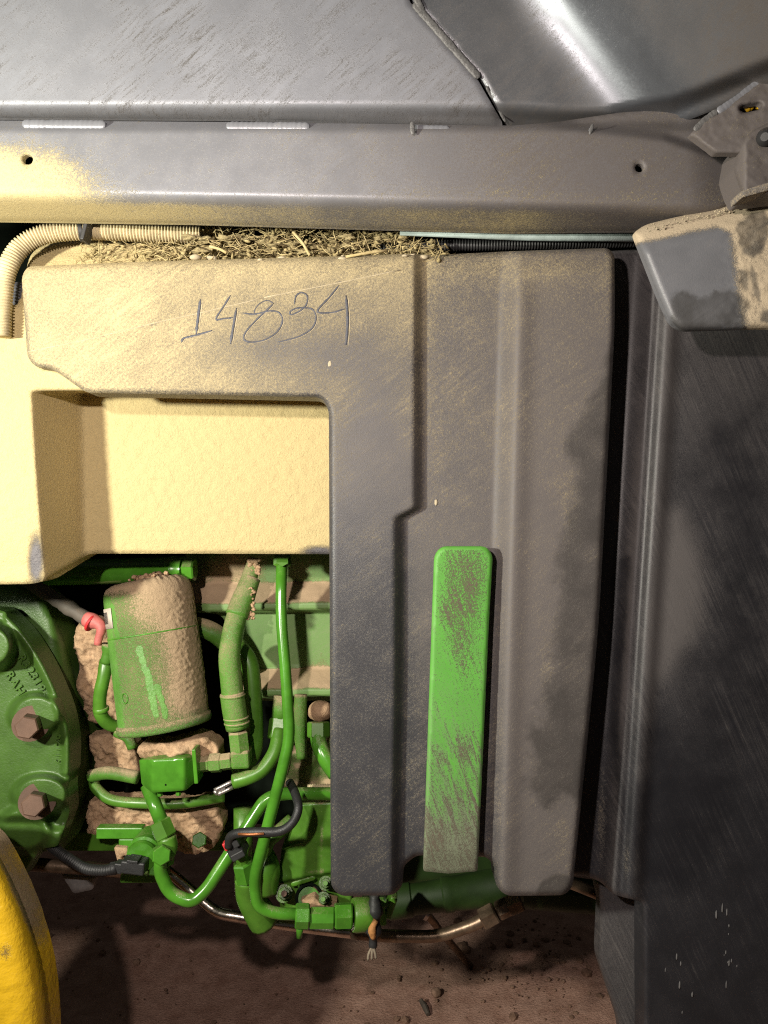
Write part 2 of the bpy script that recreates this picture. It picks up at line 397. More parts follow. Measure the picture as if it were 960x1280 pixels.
M['green_cast'] = surf('green_cast_iron', (0.048, 0.112, 0.013), rough=0.38, dust=(0.22, 0.17, 0.11), up=0.15, bias=-0.22, patch=0.8, fine=0.5, grain=0.5, grain_scale=380, bump=0.0009, film=(0.055, 0.095, 0.035))
M['green_grimy_shaded'] = surf('grimy_shaded_green_paint', (0.018, 0.042, 0.006), rough=0.55, dust=(0.10, 0.075, 0.05), up=0.3, bias=-0.15, patch=0.9, fine=0.8, grain=0.2)  # green paint darkened for the shade under the shield, plus grime
M['green_block'] = surf('dusty_brightened_block_paint', (0.085, 0.25, 0.026), rough=0.4, dust=(0.46, 0.33, 0.205), up=0.5, bias=-0.12, patch=1.1, fine=0.8, grain=0.1, bump=0.0006, film=(0.20, 0.27, 0.12))  # lighter copy of the green paint to brighten the block, under dust
M['green_dusty'] = surf('dusty_green_paint', (0.075, 0.21, 0.022), rough=0.45, dust=(0.40, 0.30, 0.18), up=0.5, bias=0.22, soft=(0.2,0.8), patch=0.9, fine=0.8, grain=0.1, bump=0.0007)
M['strip'] = surf('chipped_green_strip', (0.085, 0.33, 0.032), rough=0.55, dust=(0.105, 0.085, 0.06), film=(0.15, 0.17, 0.11), patch=0.8, fine=1.3, streak=1.5, film_streak=1.4, soft=(0.30, 0.75), angle=-72, grain=0.15, bump=0.0003, var=0.08)
M['clay'] = earth('dried_clay', (0.30, 0.19, 0.11), (0.58, 0.395, 0.245), 55, 0.003)
M['dirt'] = earth('dirt_ground', (0.36, 0.20, 0.145), (0.62, 0.39, 0.30), 26, 0.008)
M['crumb'] = earth('dirt_crumbs', (0.13, 0.075, 0.05), (0.36, 0.23, 0.165), 60, 0.002)
M['straw'] = earth('straw', (0.34, 0.26, 0.11), (0.60, 0.49, 0.27), 150, 0.0004)
M['chaff'] = earth('chaff', (0.18, 0.135, 0.06), (0.50, 0.41, 0.21), 120, 0.001)
M['chaff_lump'] = earth('chaff_lump', (0.20, 0.155, 0.075), (0.52, 0.43, 0.23), 150, 0.003)
M['splash'] = plain('dried_splash', (0.13, 0.125, 0.125), 0.8, 0)
M['conduit'] = plain('tan_conduit', (0.50, 0.42, 0.25), 0.85, 0, 0.0003)
M['black'] = plain('black_rubber', (0.018, 0.018, 0.019), 0.5, 0, 0.0004)
M['black_dusty'] = surf('dusty_black_rubber', (0.025, 0.025, 0.026), rough=0.55, dust=(0.20, 0.15, 0.11), up=0.5, bias=-0.15, grain=0.2)
M['dark'] = plain('dark_interior', (0.007, 0.010, 0.007), 0.95, 0, 0.0004, spec=0.05)  # near black standing in for engine bay shade, also the port ring
M['rusty'] = surf('rusty_bolt', (0.12, 0.068, 0.045), rough=0.65, metal=0.2, dust=(0.20, 0.135, 0.10), bias=0.15, grain=0.3)
M['chrome'] = plain('bare_steel_tube', (0.55, 0.48, 0.42), 0.22, 1.0, 0.0001, 300, 0.25)
M['bronze'] = plain('tarnished_tube', (0.20, 0.14, 0.095), 0.38, 0.7, 0.0002, 300, 0.35)
M['teal'] = plain('pale_teal_tube', (0.36, 0.44, 0.42), 0.4, 0.0)
M['yellow'] = surf('yellow_paint', (0.62, 0.375, 0.014), rough=0.34, dust=(0.30, 0.21, 0.13), bias=-0.02, patch=1.1, fine=0.6, grain=0.9, grain_scale=110, bump=0.0016, rust=None, var=0.12)
M['pink'] = plain('pink_red_sleeve', (0.50, 0.13, 0.115), 0.6, 0)
M['red'] = plain('red_plastic', (0.55, 0.03, 0.035), 0.45, 0)
M['grey_wire'] = surf('dusty_grey_loom', (0.09, 0.075, 0.06), rough=0.7, dust=(0.28, 0.20, 0.13), up=0.35, bias=0.0, grain=0.3)
M['label'] = plain('paper_label', (0.52, 0.44, 0.36), 0.8, 0)
M['ink'] = plain('dark_ink', (0.03, 0.03, 0.03), 0.7, 0)
M['groove'] = plain('wiped_plastic', (0.055, 0.058, 0.075), 0.55, 0)
M['ridge'] = plain('pushed_up_dust', (0.44, 0.37, 0.25), 0.95, 0)
M['copper'] = plain('copper_wire', (0.45, 0.17, 0.07), 0.4, 0.6)
M['orange_tie'] = plain('weathered_orange_tape', (0.35, 0.16, 0.05), 0.8, 0, 0.001, 300, 0.6)
M['pale'] = plain('pale_frayed_end', (0.22, 0.18, 0.13), 0.8, 0)
M['zinc'] = plain('zinc_clip', (0.42, 0.38, 0.36), 0.35, 0.8)
M['grey_plate'] = plain('grey_plate', (0.20, 0.19, 0.185), 0.55, 0.2)

# ------------------------------------------------------------------ ground
def build_ground():
    xs = np.concatenate([[-30, -8, -3], np.linspace(-1.3, 1.3, 150), [3, 8, 30]]); ys = np.concatenate([[-30, -6, -1], np.linspace(0.6, 2.6, 130), [4, 9, 30]])
    X, Y = np.meshgrid(xs, ys); P = np.stack([X.ravel(), Y.ravel(), np.zeros(X.size)], -1)
    near = S(P[:, 0], -2.5, -1.2) * (1 - S(P[:, 0], 1.2, 2.5)) * S(P[:, 1], 0, .7) * (1 - S(P[:, 1], 2.4, 3.5))
    z = 0.018 * fbm(P, 4, 4, 3) + 0.006 * fbm(P, 38, 3, 9)
    z += 0.03 * np.exp(-((P[:, 0] - 0.36) / 0.16) ** 2 - ((P[:, 1] - 1.5) / 0.25) ** 2)      # heap of loose soil
    P[:, 2] = z * near
    n = len(xs); Fc = [[j * n + i, j * n + i + 1, (j + 1) * n + i + 1, (j + 1) * n + i] for j in range(len(ys) - 1) for i in range(n - 1)]
    o = mesh_obj('ground', P, Fc, M['dirt'], origin=(0, 0, 0)); tag(o, 'dark brown dirt ground under the machine', 'ground', kind='structure')
    parts = []
    for k in range(1500):
        if k % 3: x, y = 0.36 + RNG.normal() * 0.13, 1.5 + RNG.normal() * 0.2
        else: x, y = RNG.uniform(-0.8, 0.7), RNG.uniform(1.25, 2.0)
        r = min(0.010, 0.0019 * math.exp(RNG.normal() * 0.65)) * (1.15 if k % 2 else .6)
        z0 = 0.03 * math.exp(-((x - 0.36) / 0.16) ** 2 - ((y - 1.5) / 0.25) ** 2)
        parts.append(blob_vf((x, y, z0 + r * .4), r, k % 40, 1, .5, (1, 1, .75)))
    V, Fc = join(parts)
    tag(mesh_obj('dirt_crumbs', V, Fc, M['crumb'], smooth=False), 'loose dirt crumbs heaped on the ground under the shields', 'dirt', kind='stuff')
build_ground()

# ------------------------------------------------------------------ near black backdrop painted as the shade inside the machine
o = sheet('backdrop', [(-1100, -300), (2000, -300), (2000, 980), (740, 1030), (-1100, 1030)], 1.30, M['dark'], step=40, r=0, thick=0.05)
tag(o, 'near black bulkhead painted as the shade behind the pipes', 'backdrop')

# ------------------------------------------------------------------ upper body panel
t = thing('body_panel', (480, 150, 0.72), 'large grey steel panel across the top with diagonal welded seam', 'metal panel')
def up_depth(x, y):
    d = 0.735 - 0.00011 * (147 - y) + 0.022 * S(y, 128, 158) * (1 - S(x, 620, 760))
    u = np.maximum(0, x - (612 + 0.75 * y)); c = 140.0
    d = d - np.where(u < c, 1.9e-6 * u * u, 1.9e-6 * c * (2 * u - c))
    yb = np.interp(x, [640, 760, 840, 900, 960, 1020], [150, 148, 132, 108, 84, 60])
    return d + 0.030 * S(y - yb, -14, 14) * S(x, 600, 760)
def up_cover(x, y, ds):
    f = 0.25 + 0.25 * S(x, 350, 700) + 0.2 * S(y, 125, 147) + 0.30 * S(x, 840, 960)
    u = x - (612 + 0.75 * y); band = S(u, 25, 75) * (1 - S(u, 120, 190))  # dust and film cleared in a slanted band for the highlight
    f = f * (1 - band) + .06 * (1 - S(x, 200, 450))
    return (0.20 + 0.16 * G(x, y, 330, 60, 140, 55)) * (1 - band), f, 0 * x
SEAM = [(513, -60), (516, 0), (601, 99), (634, 157)]
sheet('left_sheet', [(-420, -260, 0), (508, -260, 0), (508, -60, 0), (512, 2, 0), (598, 101, 0), (630, 157, 0), (300, 149, 0), (-60, 147, 0), (-420, 145, 0)], up_depth, M['steel'], t, 4, 3, 0, 0.004, cover=up_cover)
sheet('right_sheet', [(511, -60, 0), (511, -260, 0), (1120, -260, 0), (1120, 10, 0), (1030, 64, 0), (960, 104, 40), (900, 133, 40), (840, 156, 40), (760, 163, 0), (635, 157, 0), (602, 99, 0), (515.5, 1, 0)], lambda x, y: up_depth(x, y) + 0.0022 * (1 - S(x, 640, 700)), M['steel_highlight'], t, 4, 3, 0, 0.004, cover=up_cover)
dd = lambda x, y: float(up_depth(np.array([x * 1.]), np.array([y * 1.]))[0])
bead('weld_bead', [(517, 4, dd(517, 4)), (560, 53, dd(560, 53)), (599, 97, dd(599, 97))], 5.0, M['weld'], t, ripple=7)
bead('weld_bead', [(608, 108, dd(608, 108) + .001), (632, 152, dd(632, 148) + .001)], 2.2, M['weld'], t, ripple=9)
bead('weld_bead', [(519, -6, dd(519, 0) - .001), (528, 16, dd(528, 16))], 5, M['weld'], t)

# ------------------------------------------------------------------ frame rail under the panel
t = thing('frame_rail', (420, 280, 0.71), 'grey steel frame rail with weld beads, two round holes and dusty underside', 'frame rail')
bend = lambda x: np.interp(x, [-60, 300, 700, 960], [243, 250, 258, 262])
def rail_depth(x, y):
    yb = bend(x); k = y - yb; soft = np.where(k < -9, 0, np.where(k > 9, k, (k + 9) ** 2 / 36))
    zc = 640 - yb
    d = 0.712 * zc / np.maximum(zc - soft, 50)
    d = d + 0.010 * (1 - S(y, 150, 166)) + 0.012 * S(y - np.interp(x, [640, 740, 830, 920], [152, 164, 174, 205]), 4, -10) * S(x, 640, 720)
    return d + 0.012 * S(x, 860, 930)
def rail_cover(x, y, ds):
    yb = bend(x)
    du = 0.80 * (1 - S(x, 40 + (245 - y) * -0.2, 110 + (y - 170) * 1.4)) * S(y, 160, 215) + 0.22
    du = np.maximum(du - 0.1, S(y - yb, -2, 12) * np.interp(x, [0, 200, 420, 650, 760], [1.0, .75, .40, .55, .2])) + 0.3 * np.exp(-((y - yb + 14) / 8) ** 2) * S(x, 250, 700) * .3
    fi = 0.25 + 0.55 * S(x, 250, 760)
    return du, fi, 0 * x
o = sheet('rail_web', [(-420, 148, 0), (300, 152.5, 0), (520, 155.5, 0), (640, 157, 0), (700, 152, 0), (830, 132, 0), (912, 110, 4), (925, 150, 3), (925, 240, 0), (905, 262, 0), (838, 288, 0), (640, 290, 0), (480, 286, 0), (240, 279, 0), (-420, 270, 0)], rail_depth, M['rail'], t, 3, 3, 0, 0.005, holes=(circle(35, 199.5, 6.5), circle(799, 210, 5.5)), cover=rail_cover)
for x0, x1, y, r in ((28, 132, 155, 5.6), (283, 387, 157.5, 5.6), (514, 562, 160.5, 4.6), (736, 742, 162, 4.0)):
    bead('weld_bead', [(x0, y, 0.7155), (x1, y + 1, 0.7155)], r, M['rail'], t, ripple=6, seed=x0)
bead('weld_bead', [(515, 152, 0.708), (516, 168, 0.708)], 3.0, M['weld'], t)
bead('weld_bead', [(741, 155, 0.712), (737, 168, 0.712)], 2.2, M['weld'], t)

# gusset and bracket in the upper right corner
t = thing('gusset_plate', (915, 190, 0.69), 'dark grey gusset plate with weld and yellow flecked slot in the upper corner', 'bracket')
g_cov = lambda x, y, ds: (0.10 + 0 * x, 0.95 + 0 * x, 0 * x)
slot = roundpoly([(923, 137), (927, 132), (950, 128), (953, 132), (948, 138), (930, 141)], 3)
sheet('plate', [(862, 168, 2), (880, 150, 8), (905, 137, 8), (930, 116, 8), (975, 82, 0), (1120, 30, 0), (1120, 190, 0), (920, 192, 2), (893, 192, 2)], lambda x, y: 0.668 - 0.0001 * (x - 860), M['rail'], t, 2.2, 4, 2, 0.006, holes=(slot,), cover=g_cov, disp=lambda V, x, y, ds: .0016 * fbm(V, 130, 4, 9))
bead('weld_bead', [(868, 163, 0.667), (884, 148, 0.667), (897, 138, 0.666)], 4.2, M['weld'], t)
bead('weld_bead', [(897, 140, 0.666), (925, 121, 0.664), (958, 96, 0.660), (975, 82, 0.659)], 5.0, M['rail'], t, seed=8)
bead('weld_bead', [(889, 160, 0.668), (893, 172, 0.668), (892, 186, 0.668)], 3.6, M['rail'], t, seed=9)
for k, (x, y) in enumerate(((935, 136), (939, 134), (948, 133))):
    V, Fc = blob_vf(w1((x, y, 0.674)), 0.0026, k, 2, .5); mesh_obj('yellow_fleck', V, Fc, M['yellow'], t)
t = thing('mounting_bracket', (945, 240, 0.67), 'grey mounting bracket with rounded bolt head at the upper right edge', 'bracket')
sheet('bracket_body', [(917, 212, 3), (922, 184, 5), (938, 165, 6), (960, 152, 0), (1120, 100, 0), (1120, 226, 0), (930, 246, 3), (921, 226, 3)], lambda x, y: 0.655 + 0.012 * (1 - S(x, 917, 934)), M['rail'], t, 2.2, 6, 8, 0.03, cover=g_cov, disp=lambda V, x, y, ds: .0014 * fbm(V, 150, 4, 19))
lathe('bolt_head', (958, 172, 0.657), (956, 171, 0.645), [(0, 11), (.5, 11), (.8, 9), (1, 5)], M['black_dusty'], t, 20)
sheet('lower_lip', [(926, 239, 1), (1030, 206, 0), (1030, 218, 0), (927, 247, 1)], 0.650, M['corner'], t, 3, 2, 1, 0.02, cover=lambda x, y, ds: (0.5 + 0 * x, .6 + 0 * x, 0 * x))

# ------------------------------------------------------------------ tubes, conduits and chaff in the slot under the rail
o = tube('pale_tube', [(500, 288, 0.80), (660, 295, 0.80), (850, 297, 0.80)], 6.0, M['teal']); tag(o, 'thin pale teal tube running just under the grey rail', 'tube')
o = tube('black_conduit', [(470, 312, 0.84), (560, 307, 0.835), (700, 304, 0.835), (860, 300, 0.835)], 6.5, M['black_dusty'], corr=3.6, n=12); tag(o, 'black corrugated conduit under the pale teal tube', 'conduit')
t = thing('tan_conduit', (60, 330, 0.81), 'dust coated corrugated conduit curving down beside the dusty tank', 'conduit')
tube('corrugated_tube', [(1, 420, 0.79), (3, 372, 0.79), (9, 336, 0.79), (28, 307, 0.795), (60, 292, 0.80), (110, 288, 0.805), (170, 290, 0.81), (250, 294, 0.82)], 11.0, M['conduit'], t, smooth=True, corr=3.8, n=18)
lathe('clip', (99, 289, 0.803), (104, 289, 0.804), [(0, 12.2), (.1, 13), (.9, 13), (1, 12.2)], M['black_dusty'], t, 20)
block('clip_tail', 102, 276, 107, 299, 0.782, 0.800, M['black_dusty'], t, rot=-.25)

def straws(n, region, lens, wid, seed):
    rng = np.random.default_rng(seed); parts = []
    for k in range(n):
        x, y, d = region(rng); L = rng.uniform(*lens) * pxm(d); th = rng.normal() * 0.8 + (math.pi if rng.random() < .5 else 0)
        c = w1((x, y, d)); dirv = np.array([math.cos(th), rng.normal() * .35, math.sin(th) * .8]); dirv /= np.linalg.norm(dirv)
        bendv = rng.normal(size=3) * L * 0.5; w = rng.uniform(*wid) * pxm(d)
        tt = np.linspace(-.5, .5, 5)[:, None]; P = c + dirv * L * tt + bendv * (tt ** 2 - .12)
        parts.append(sweep(P, w * np.array([.5, 1, 1, .9, .35]), 4))
    return join(parts)
def pile_top(x): return np.interp(x, [150, 200, 240, 300, 420, 500, 545], [302, 296, 286, 284, 286, 292, 306])
def reg(rng):
    x = rng.uniform(175, 560) if rng.random() < .85 else rng.uniform(100, 250); y = rng.uniform(pile_top(x), 326); return x, y, rng.uniform(0.795, 0.855) + 0.0006 * (318 - y)
t = thing('chaff_heap', (370, 326, 0.82), 'heap of dry chaff and straw packed on the shield below the rail', 'debris')
def chaff_disp(V, x, y, ds): return 0.034 * fbm(V, 60, 5, 31) + 0.012 * np.abs(fbm(V, 190, 3, 35))
sheet('packed_chaff', [(95, 314), (160, 303), (230, 292), (300, 292), (360, 300), (430, 294), (500, 304), (545, 316), (560, 340), (90, 340)], lambda x, y: 0.845 + 0.0008 * (325 - y), M['chaff'], t, 2.2, 8, 8, 0.05, disp=chaff_disp, jitter=16, seed=4)
V, Fc = straws(950, reg, (5, 34), (0.22, 0.7), 11); tag(mesh_obj('chaff_straws', V, Fc, M['straw'], t), kind='stuff')
V, Fc = straws(700, reg, (2, 9), (0.6, 2.6), 12); tag(mesh_obj('chaff_bits', V, Fc, M['chaff'], t), kind='stuff')
parts = []
for k in range(60):
    x = RNG.uniform(225, 545); r = RNG.uniform(1.5, 5.5) * .00086
    parts.append(blob_vf(w1((x, RNG.uniform(294, 318), RNG.uniform(.80, .83))), r, k + 60, 3, 1.5, (1.7, 1, .7)))
V, Fc = join(parts); tag(mesh_obj('chaff_lumps', V, Fc, M['chaff_lump'], t), kind='stuff')
parts = []
for k in range(14):
    x = RNG.choice([250, 300, 345, 420, 470, 520]) + RNG.normal() * 16; r = RNG.uniform(1, 5) * .00086
    parts.append(blob_vf(w1((x, np.interp(x, [235, 545], [325, 321]) + RNG.uniform(-3, 1.5), RNG.uniform(.785, .80))), r, k, 2, .5, (1.5, 1, .7)))
V, Fc = join(parts); tag(mesh_obj('clay_clods', V, Fc, M['ridge'], t), kind='stuff')
for (a, b), lab in zip((((366, 290, .80), (387, 319, .792)), ((262, 308, .795), (283, 316, .79)), ((432, 321, .785), (484, 313, .79))), ('thick straw stalk leaning steeply in the middle of the chaff heap', 'short flat straw lying left of the steep stalk', 'frayed straw lying on top edge of the shield right of the steep stalk')):
    o = tube('straw_stalk', [a, ((a[0] + b[0]) / 2 + 2, (a[1] + b[1]) / 2 - 1, a[2]), b], 1.8, M['straw'], n=8); tag(o, lab, 'straw')

# ------------------------------------------------------------------ dusty tank with recess
def tank_edge(y): return np.interp(y, [488, 560, 640, 730], [36, 40, 46, 54])
def tank_depth(x, y):
    e = tank_edge(y); back = np.interp(y, [480, 690, 730], [106, 108, 112])
    k = np.clip((x - e) / (back - e), 0, 1); k = np.where(k < .08, k * k / .16, k - .04) / .96
    k = np.where(k > .88, .88 + (1 - np.exp(-(k - .88) * 8)) * .115, k)
    rec = k * S(y, 487, 492) 
    top = np.maximum(0.02 * (1 - S(y, 303, 345)), 0)
    return 0.803 + 0.095 * np.clip(rec, 0, 1) + top + 0.01 * (1 - S(y, 372, 384)) + 0.004 * S(y, 660, 720) * (1 - np.clip(rec, 0, 1)) + 0.012 * S(x, 130, 420) * rec * 0
def tank_cover(x, y, ds):
    scr = G(x, y, 45, 700, 12, 40) + 0.9 * G(x, y, 400, 690, 30, 10)
    return 1.0 - 0.85 * scr, 0.4 + 0 * x, 0 * x
def tank_disp(V, x, y, ds): return 0.0012 * fbm(V, 120, 4, 3) + 0.0009 * fbm(V, 420, 2, 7)
t = thing('dusty_tank', (100, 728, 0.82), 'dust coated tank with deep recessed pocket behind the black shield', 'tank')
sheet('tank_body', [(-420, 381, 2), (22, 381, 2), (31, 345, 6), (38, 316, 14), (60, 303, 14), (120, 301, 10), (240, 310, 10), (300, 340, 4), (470, 345, 4), (470, 693, 3), (250, 692, 3), (112, 692, 6), (54, 727, 8), (38, 730, 6), (-420, 735, 0)], tank_depth, M['tank'], t, 2.5, 6, 6, 0.03, cover=tank_cover, disp=tank_disp)
block('filler_block', 7, 351, 31, 384, 0.815, 0.86, M['tank'], t, 0.004)

# ------------------------------------------------------------------ main black shield
OUT = [(27, 346, 10), (34, 333, 8), (180, 327, 0), (400, 321, 0), (522, 317, 6), (538, 319, 6), (640, 314, 0), (760, 310, 5), (768, 318, 6), (769, 400, 40), (748, 790, 60), (716, 1108, 8), (706, 1119, 8), (632, 1120, 9), (619, 1106, 8),
       (618, 1082, 7), (608, 1071, 5), (520, 1069, 8), (505, 1082, 6), (503, 1108, 8), (492, 1119, 8), (425, 1120, 9), (413.5, 1108, 8), (411.5, 640, 0), (411, 512, 9), (402, 497, 8), (270, 494, 0), (108, 491, 8), (66, 461, 10), (44, 459, 8), (34, 446, 8), (31, 400, 0)]
def xs_step(y): return 521 - 24 * S(y, 632, 650) - 4 * S(y, 800, 1100)
def sh_depth(x, y):
    xs = xs_step(y); xc = 637 - 22 * np.clip((y - 320) / 800, 0, 1)
    d = 0.780 + 0.014 * S(x, xs - 6, xs + 9) - 0.016 * S(x, xc - 13, xc + 15)
    d = d + 0.004 * S(x, 560, 60) * 0 + 0.006 * (1 - S(y, 312, 345))
    return d - 0.0035 * np.exp(-((x - xc - 16) / 14) ** 2) * S(y, 330, 380)
wet1 = sd_poly([(840, 400), (766, 430), (742, 480), (722, 530), (704, 560), (722, 580), (712, 640), (694, 720), (696, 800), (688, 850), (670, 900), (662, 985), (684, 1008), (706, 990), (730, 1004), (800, 900)], 10)
wet2 = sd_poly([(668, 1119), (676, 1102), (696, 1092), (712, 1094), (716, 1125), (680, 1128)], 5)
def sh_cover(x, y, ds):
    a = 1.04 - S(x, 120, 330) * 0.16 - S(x, 300, 470) * 0.12 - S(x, 470, 760) * 0.16
    a = a - S(y, 430, 760) * 0.35 - 0.12 * S(y, 360, 470) * S(x, 150, 420)
    a = a - 0.12 * (1 - S(x, 20, 60)) - .25 * (1 - S(ds, 2, 7)) * S(y, 345, 400)
    a = a - 0.28 * G(x, y, 470, 560, 45, 120) * 1 - 0.22 * G(x, y, 360, 440, 120, 30)
    a = a - 0.16 * S(x, 525, 560) * (1 - S(y, 420, 600))
    a = a + 0.14 * np.exp(-((y - 335) / 22) ** 2) * S(x, 200, 450)
    a = a + 0.30 * G(x, y, 683, 840, 14, 70) + 0.3 * G(x, y, 702, 1050, 14, 40) + .25 * G(x, y, 715, 660, 16, 60)
    f = 0.50 + 0.16 * S(x, 420, 660) - 0.45 * (1 - S(x, 490, 530)) * S(y, 560, 760) - 0.30 * S(y, 700, 1000) * (1 - S(x, 600, 640)) + .20 * S(x, 610, 660)
    w = np.maximum(S(wet1(x, y), -42, 42), S(wet2(x, y), -12, 12))
    f = f - .25 * (1 - S(ds, 1, 6))
    return a - 0.30, f, w
t = thing('engine_shield', (560, 1118, 0.79), 'big black plastic engine shield with scratched number 14834 and cutout', 'shield')
sheet('shield_body', OUT, sh_depth, M['shield'], t, 2.6, 8, 6, 0.028, cover=sh_cover)
STROKES = [([(250.4, 374), (248, 392), (245, 418.5)], 2.0), ([(226.5, 428), (229, 423), (236, 421), (248, 418), (265, 413)], 1.5), ([(288, 369), (280, 382), (270, 398.5), (281, 398), (291, 397)], 1.3),
           ([(295.5, 385), (292, 405), (288, 430)], 1.8), ([(303, 391), (318, 392.5), (338, 388.5), (349, 391), (353, 401), (346, 415), (330, 425), (313, 427.5), (305, 424), (307, 415), (320, 400), (333, 388), (342, 379)], 1.2), ([(342, 379), (334, 375.5), (325, 379), (319, 386), (317.5, 392)], 0.8),
           ([(368, 380), (370, 370), (377, 365.5), (384, 370), (383, 380), (377, 387), (368, 392), (363, 393), (363, 389), (370, 385.5), (381, 384.5), (391, 387), (395, 397), (390, 410), (375, 420), (355, 426), (347, 427)], 1.2),
           ([(424, 356), (412, 371), (397, 389), (415, 390.5), (431, 386)], 1.3), ([(432.5, 369), (434.5, 400), (432.5, 431)], 2.0)]
sn = None
parts, rid = [], []
for pts, r in STROKES:
    P = catmull(W([p[0] for p in pts], [p[1] for p in pts], [0.7795] * len(pts)), 10); n = len(P)
    R = r * .00082 * (0.7 + 1.0 * np.abs(fbm(P, 500, 3, 3))) * np.clip((np.minimum(np.arange(n), n - 1 - np.arange(n)) + 1) / 4, .4, 1)
    V, Fc = sweep(P, R, 8); V[:, 1] = .7798 + (V[:, 1] - .7795) * .25; parts.append((V, Fc))
    P2 = P + np.array([r * .0012, 0.0002, -r * .0005]); V, Fc = sweep(P2, R * .30, 6); V[:, 1] = .7799 + (V[:, 1] - .7797) * .5; rid.append((V, Fc))
V, Fc = join(parts); sn = mesh_obj('scratched_number', V, Fc, M['groove'], t); sn['label'] = 'handwritten number 14834 scratched through the dust'
V, Fc = join(rid); mesh_obj('dust_ridge', V, Fc, M['ridge'], sn)
parts = []
for a, b, r in (((35, 440), (130, 420), .5), ((130, 419), (330, 372), .55), ((330, 372), (500, 338), .6)):
    P = resample(W([a[0], b[0]], [a[1], b[1]], [.7802 + .0135 * (a[0] > 530)] * 2), 12)[0]; P[:, 2] += .0012 * fbm(P, 30, 2, 2); V, Fc = sweep(P, r * .0009, 5); parts.append((V, Fc))
V, Fc = join(parts); mesh_obj('fine_scratch', V, Fc, M['ridge'], t)
for x, y, r in ((412, 455, 3.2), (545, 628, 2.6), (409, 461, 2.0)):
    V, Fc = blob_vf(w1((x, y, .7805 + .013 * (x > 530))), r * .00086, int(x), 2, .5, (.8, .3, 1.6)); mesh_obj('tan_fleck', V, Fc, M['ridge'], t)

# green strip
t = thing('green_strip', (570, 1090, 0.77), 'scuffed bright green metal strip standing in the channel of black shield', 'metal strip')
def st_cover(x, y, ds):
    a = 0.27 + .34 * G(x, y, 590, 725, 22, 60) + .25 * G(x, y, 562, 740, 10, 60) + .18 * G(x, y, 575, 800, 20, 60) + .22 * S(y, 870, 1050) - .1 * G(x, y, 555, 840, 20, 110) - .35 * (1 - S(ds, 2, 5)) * (y < 1000)
    return a, .26 + .62 * S(y, 960, 1085) + .22 * S(y, 820, 1000), 0 * x
sheet('strip_body', [(543, 694, 8), (552, 683, 8), (608, 683, 8), (616, 694, 8), (611, 780, 0), (597, 1089, 3), (560, 1092, 0), (529, 1089, 3), (537, 860, 0)], lambda x, y: .772 + .004 * S(y, 1060, 1092), M['strip'], t, 2.4, 4, 6, 0.006, cover=st_cover)
block('standoff', 560, 730, 592, 760, .777, .795, M['black'], t); block('standoff', 552, 1010, 584, 1040, .777, .795, M['black'], t)

# ------------------------------------------------------------------ right guard
t = thing('side_guard', (880, 1270, 0.83), 'black plastic side guard with rounded vertical rib and streaks of grime', 'guard')
xr = lambda y: 832 - 46 * np.clip((y - 400) / 700, -.2, 1.3)
def gd_depth(x, y):
    r = xr(y)
    d = 0.838 - 0.030 * S(x, r - 46, r - 2) ** 1.0 + 0.007 * S(x, r + 2, r + 16) - .0035 * np.exp(-((x - r - 12) / 7) ** 2) + .007 * np.exp(-((x - r + 9) / 6) ** 2)
    return d + .012 * S(x, r + 20, 1050) + 0.002 * S(x, 790, 780) * 0
gw1 = sd_poly([(838, 640), (850, 640), (872, 690), (879, 740), (870, 790), (840, 830), (828, 850), (815, 840), (822, 740)], 10)
gw2 = sd_poly([(790, 960), (822, 880), (850, 940), (925, 965), (908, 1060), (872, 1122), (800, 1126), (780, 1060)], 25)
gw3 = sd_poly([(765, 700), (790, 690), (775, 900), (785, 1030), (770, 1000), (758, 900)], 8)
gw4 = sd_poly([(860, 520), (965, 480), (1000, 900), (880, 1000), (830, 1000), (835, 860), (880, 790), (885, 720)], 20)
def gd_cover(x, y, ds):
    w = np.maximum.reduce([S(gw2(x, y), -60, 60) * .85, S(gw3(x, y), -14, 14) * .9, S(gw4(x, y), -50, 50) * .55])
    f = .30 + .22 * (1 - S(y, 330, 700)) - .18 * S(y, 850, 1050) + .55 * S(gw1(x, y), -22, 20) + .3 * np.exp(-((x - xr(y) - 10) / 8) ** 2) + .2 * S(x, 930, 840) * 0
    f = f + .35 * np.exp(-((x - xr(y) + 22) / 9) ** 2) * S(y, 450, 620)
    w = w * (1 - S(gw1(x, y), -30, 20))
    a = -.18 + .55 * G(x, y, 752, 1020, 10, 90) + .45 * G(x, y, 783, 1075, 9, 45) + .35 * G(x, y, 775, 340, 20, 20) + .25 * G(x, y, 812, 420, 12, 40) + .12 * S(y, 1110, 1150) * S(x, 800, 830)
    return a, f, w
sheet('guard_body', [(690, 318, 3), (790, 312, 6), (1300, 322, 0), (1300, 1620, 0), (806, 1620, 0), (804, 1128, 4), (766, 1118, 8), (752, 1103, 6), (736, 1096, 6), (690, 1092, 3)], gd_depth, M['guard'], t, 3, 6, 6, 0.03, cover=gd_cover)
sheet('lower_wing', [(744, 1100, 4), (830, 1100, 4), (830, 1620, 4), (806, 1620, 4), (776, 1284, 10), (748, 1200, 10), (751, 1130, 4)], lambda x, y: .882 - .0003 * (x - 745), M['guard'], t, 3, 5, 5, 0.02, cover=lambda x, y, ds: (-.1 + 0 * x, .42 + 0 * x, 0 * x))
parts = []
for k in range(18):                                     # dried drips on the lower guard
    x, y = (RNG.normal() * 9 + 902, RNG.uniform(1130, 1215)) if k % 2 else (RNG.uniform(830, 930), RNG.uniform(1180, 1275))
    r = RNG.uniform(.6, 2.0) * .0009; d = float(gd_depth(np.array([x]), np.array([y]))[0])
    parts.append(blob_vf(w1((x, y, d)), r, k, 1, .5, (.8, .35, RNG.uniform(1, 4))))
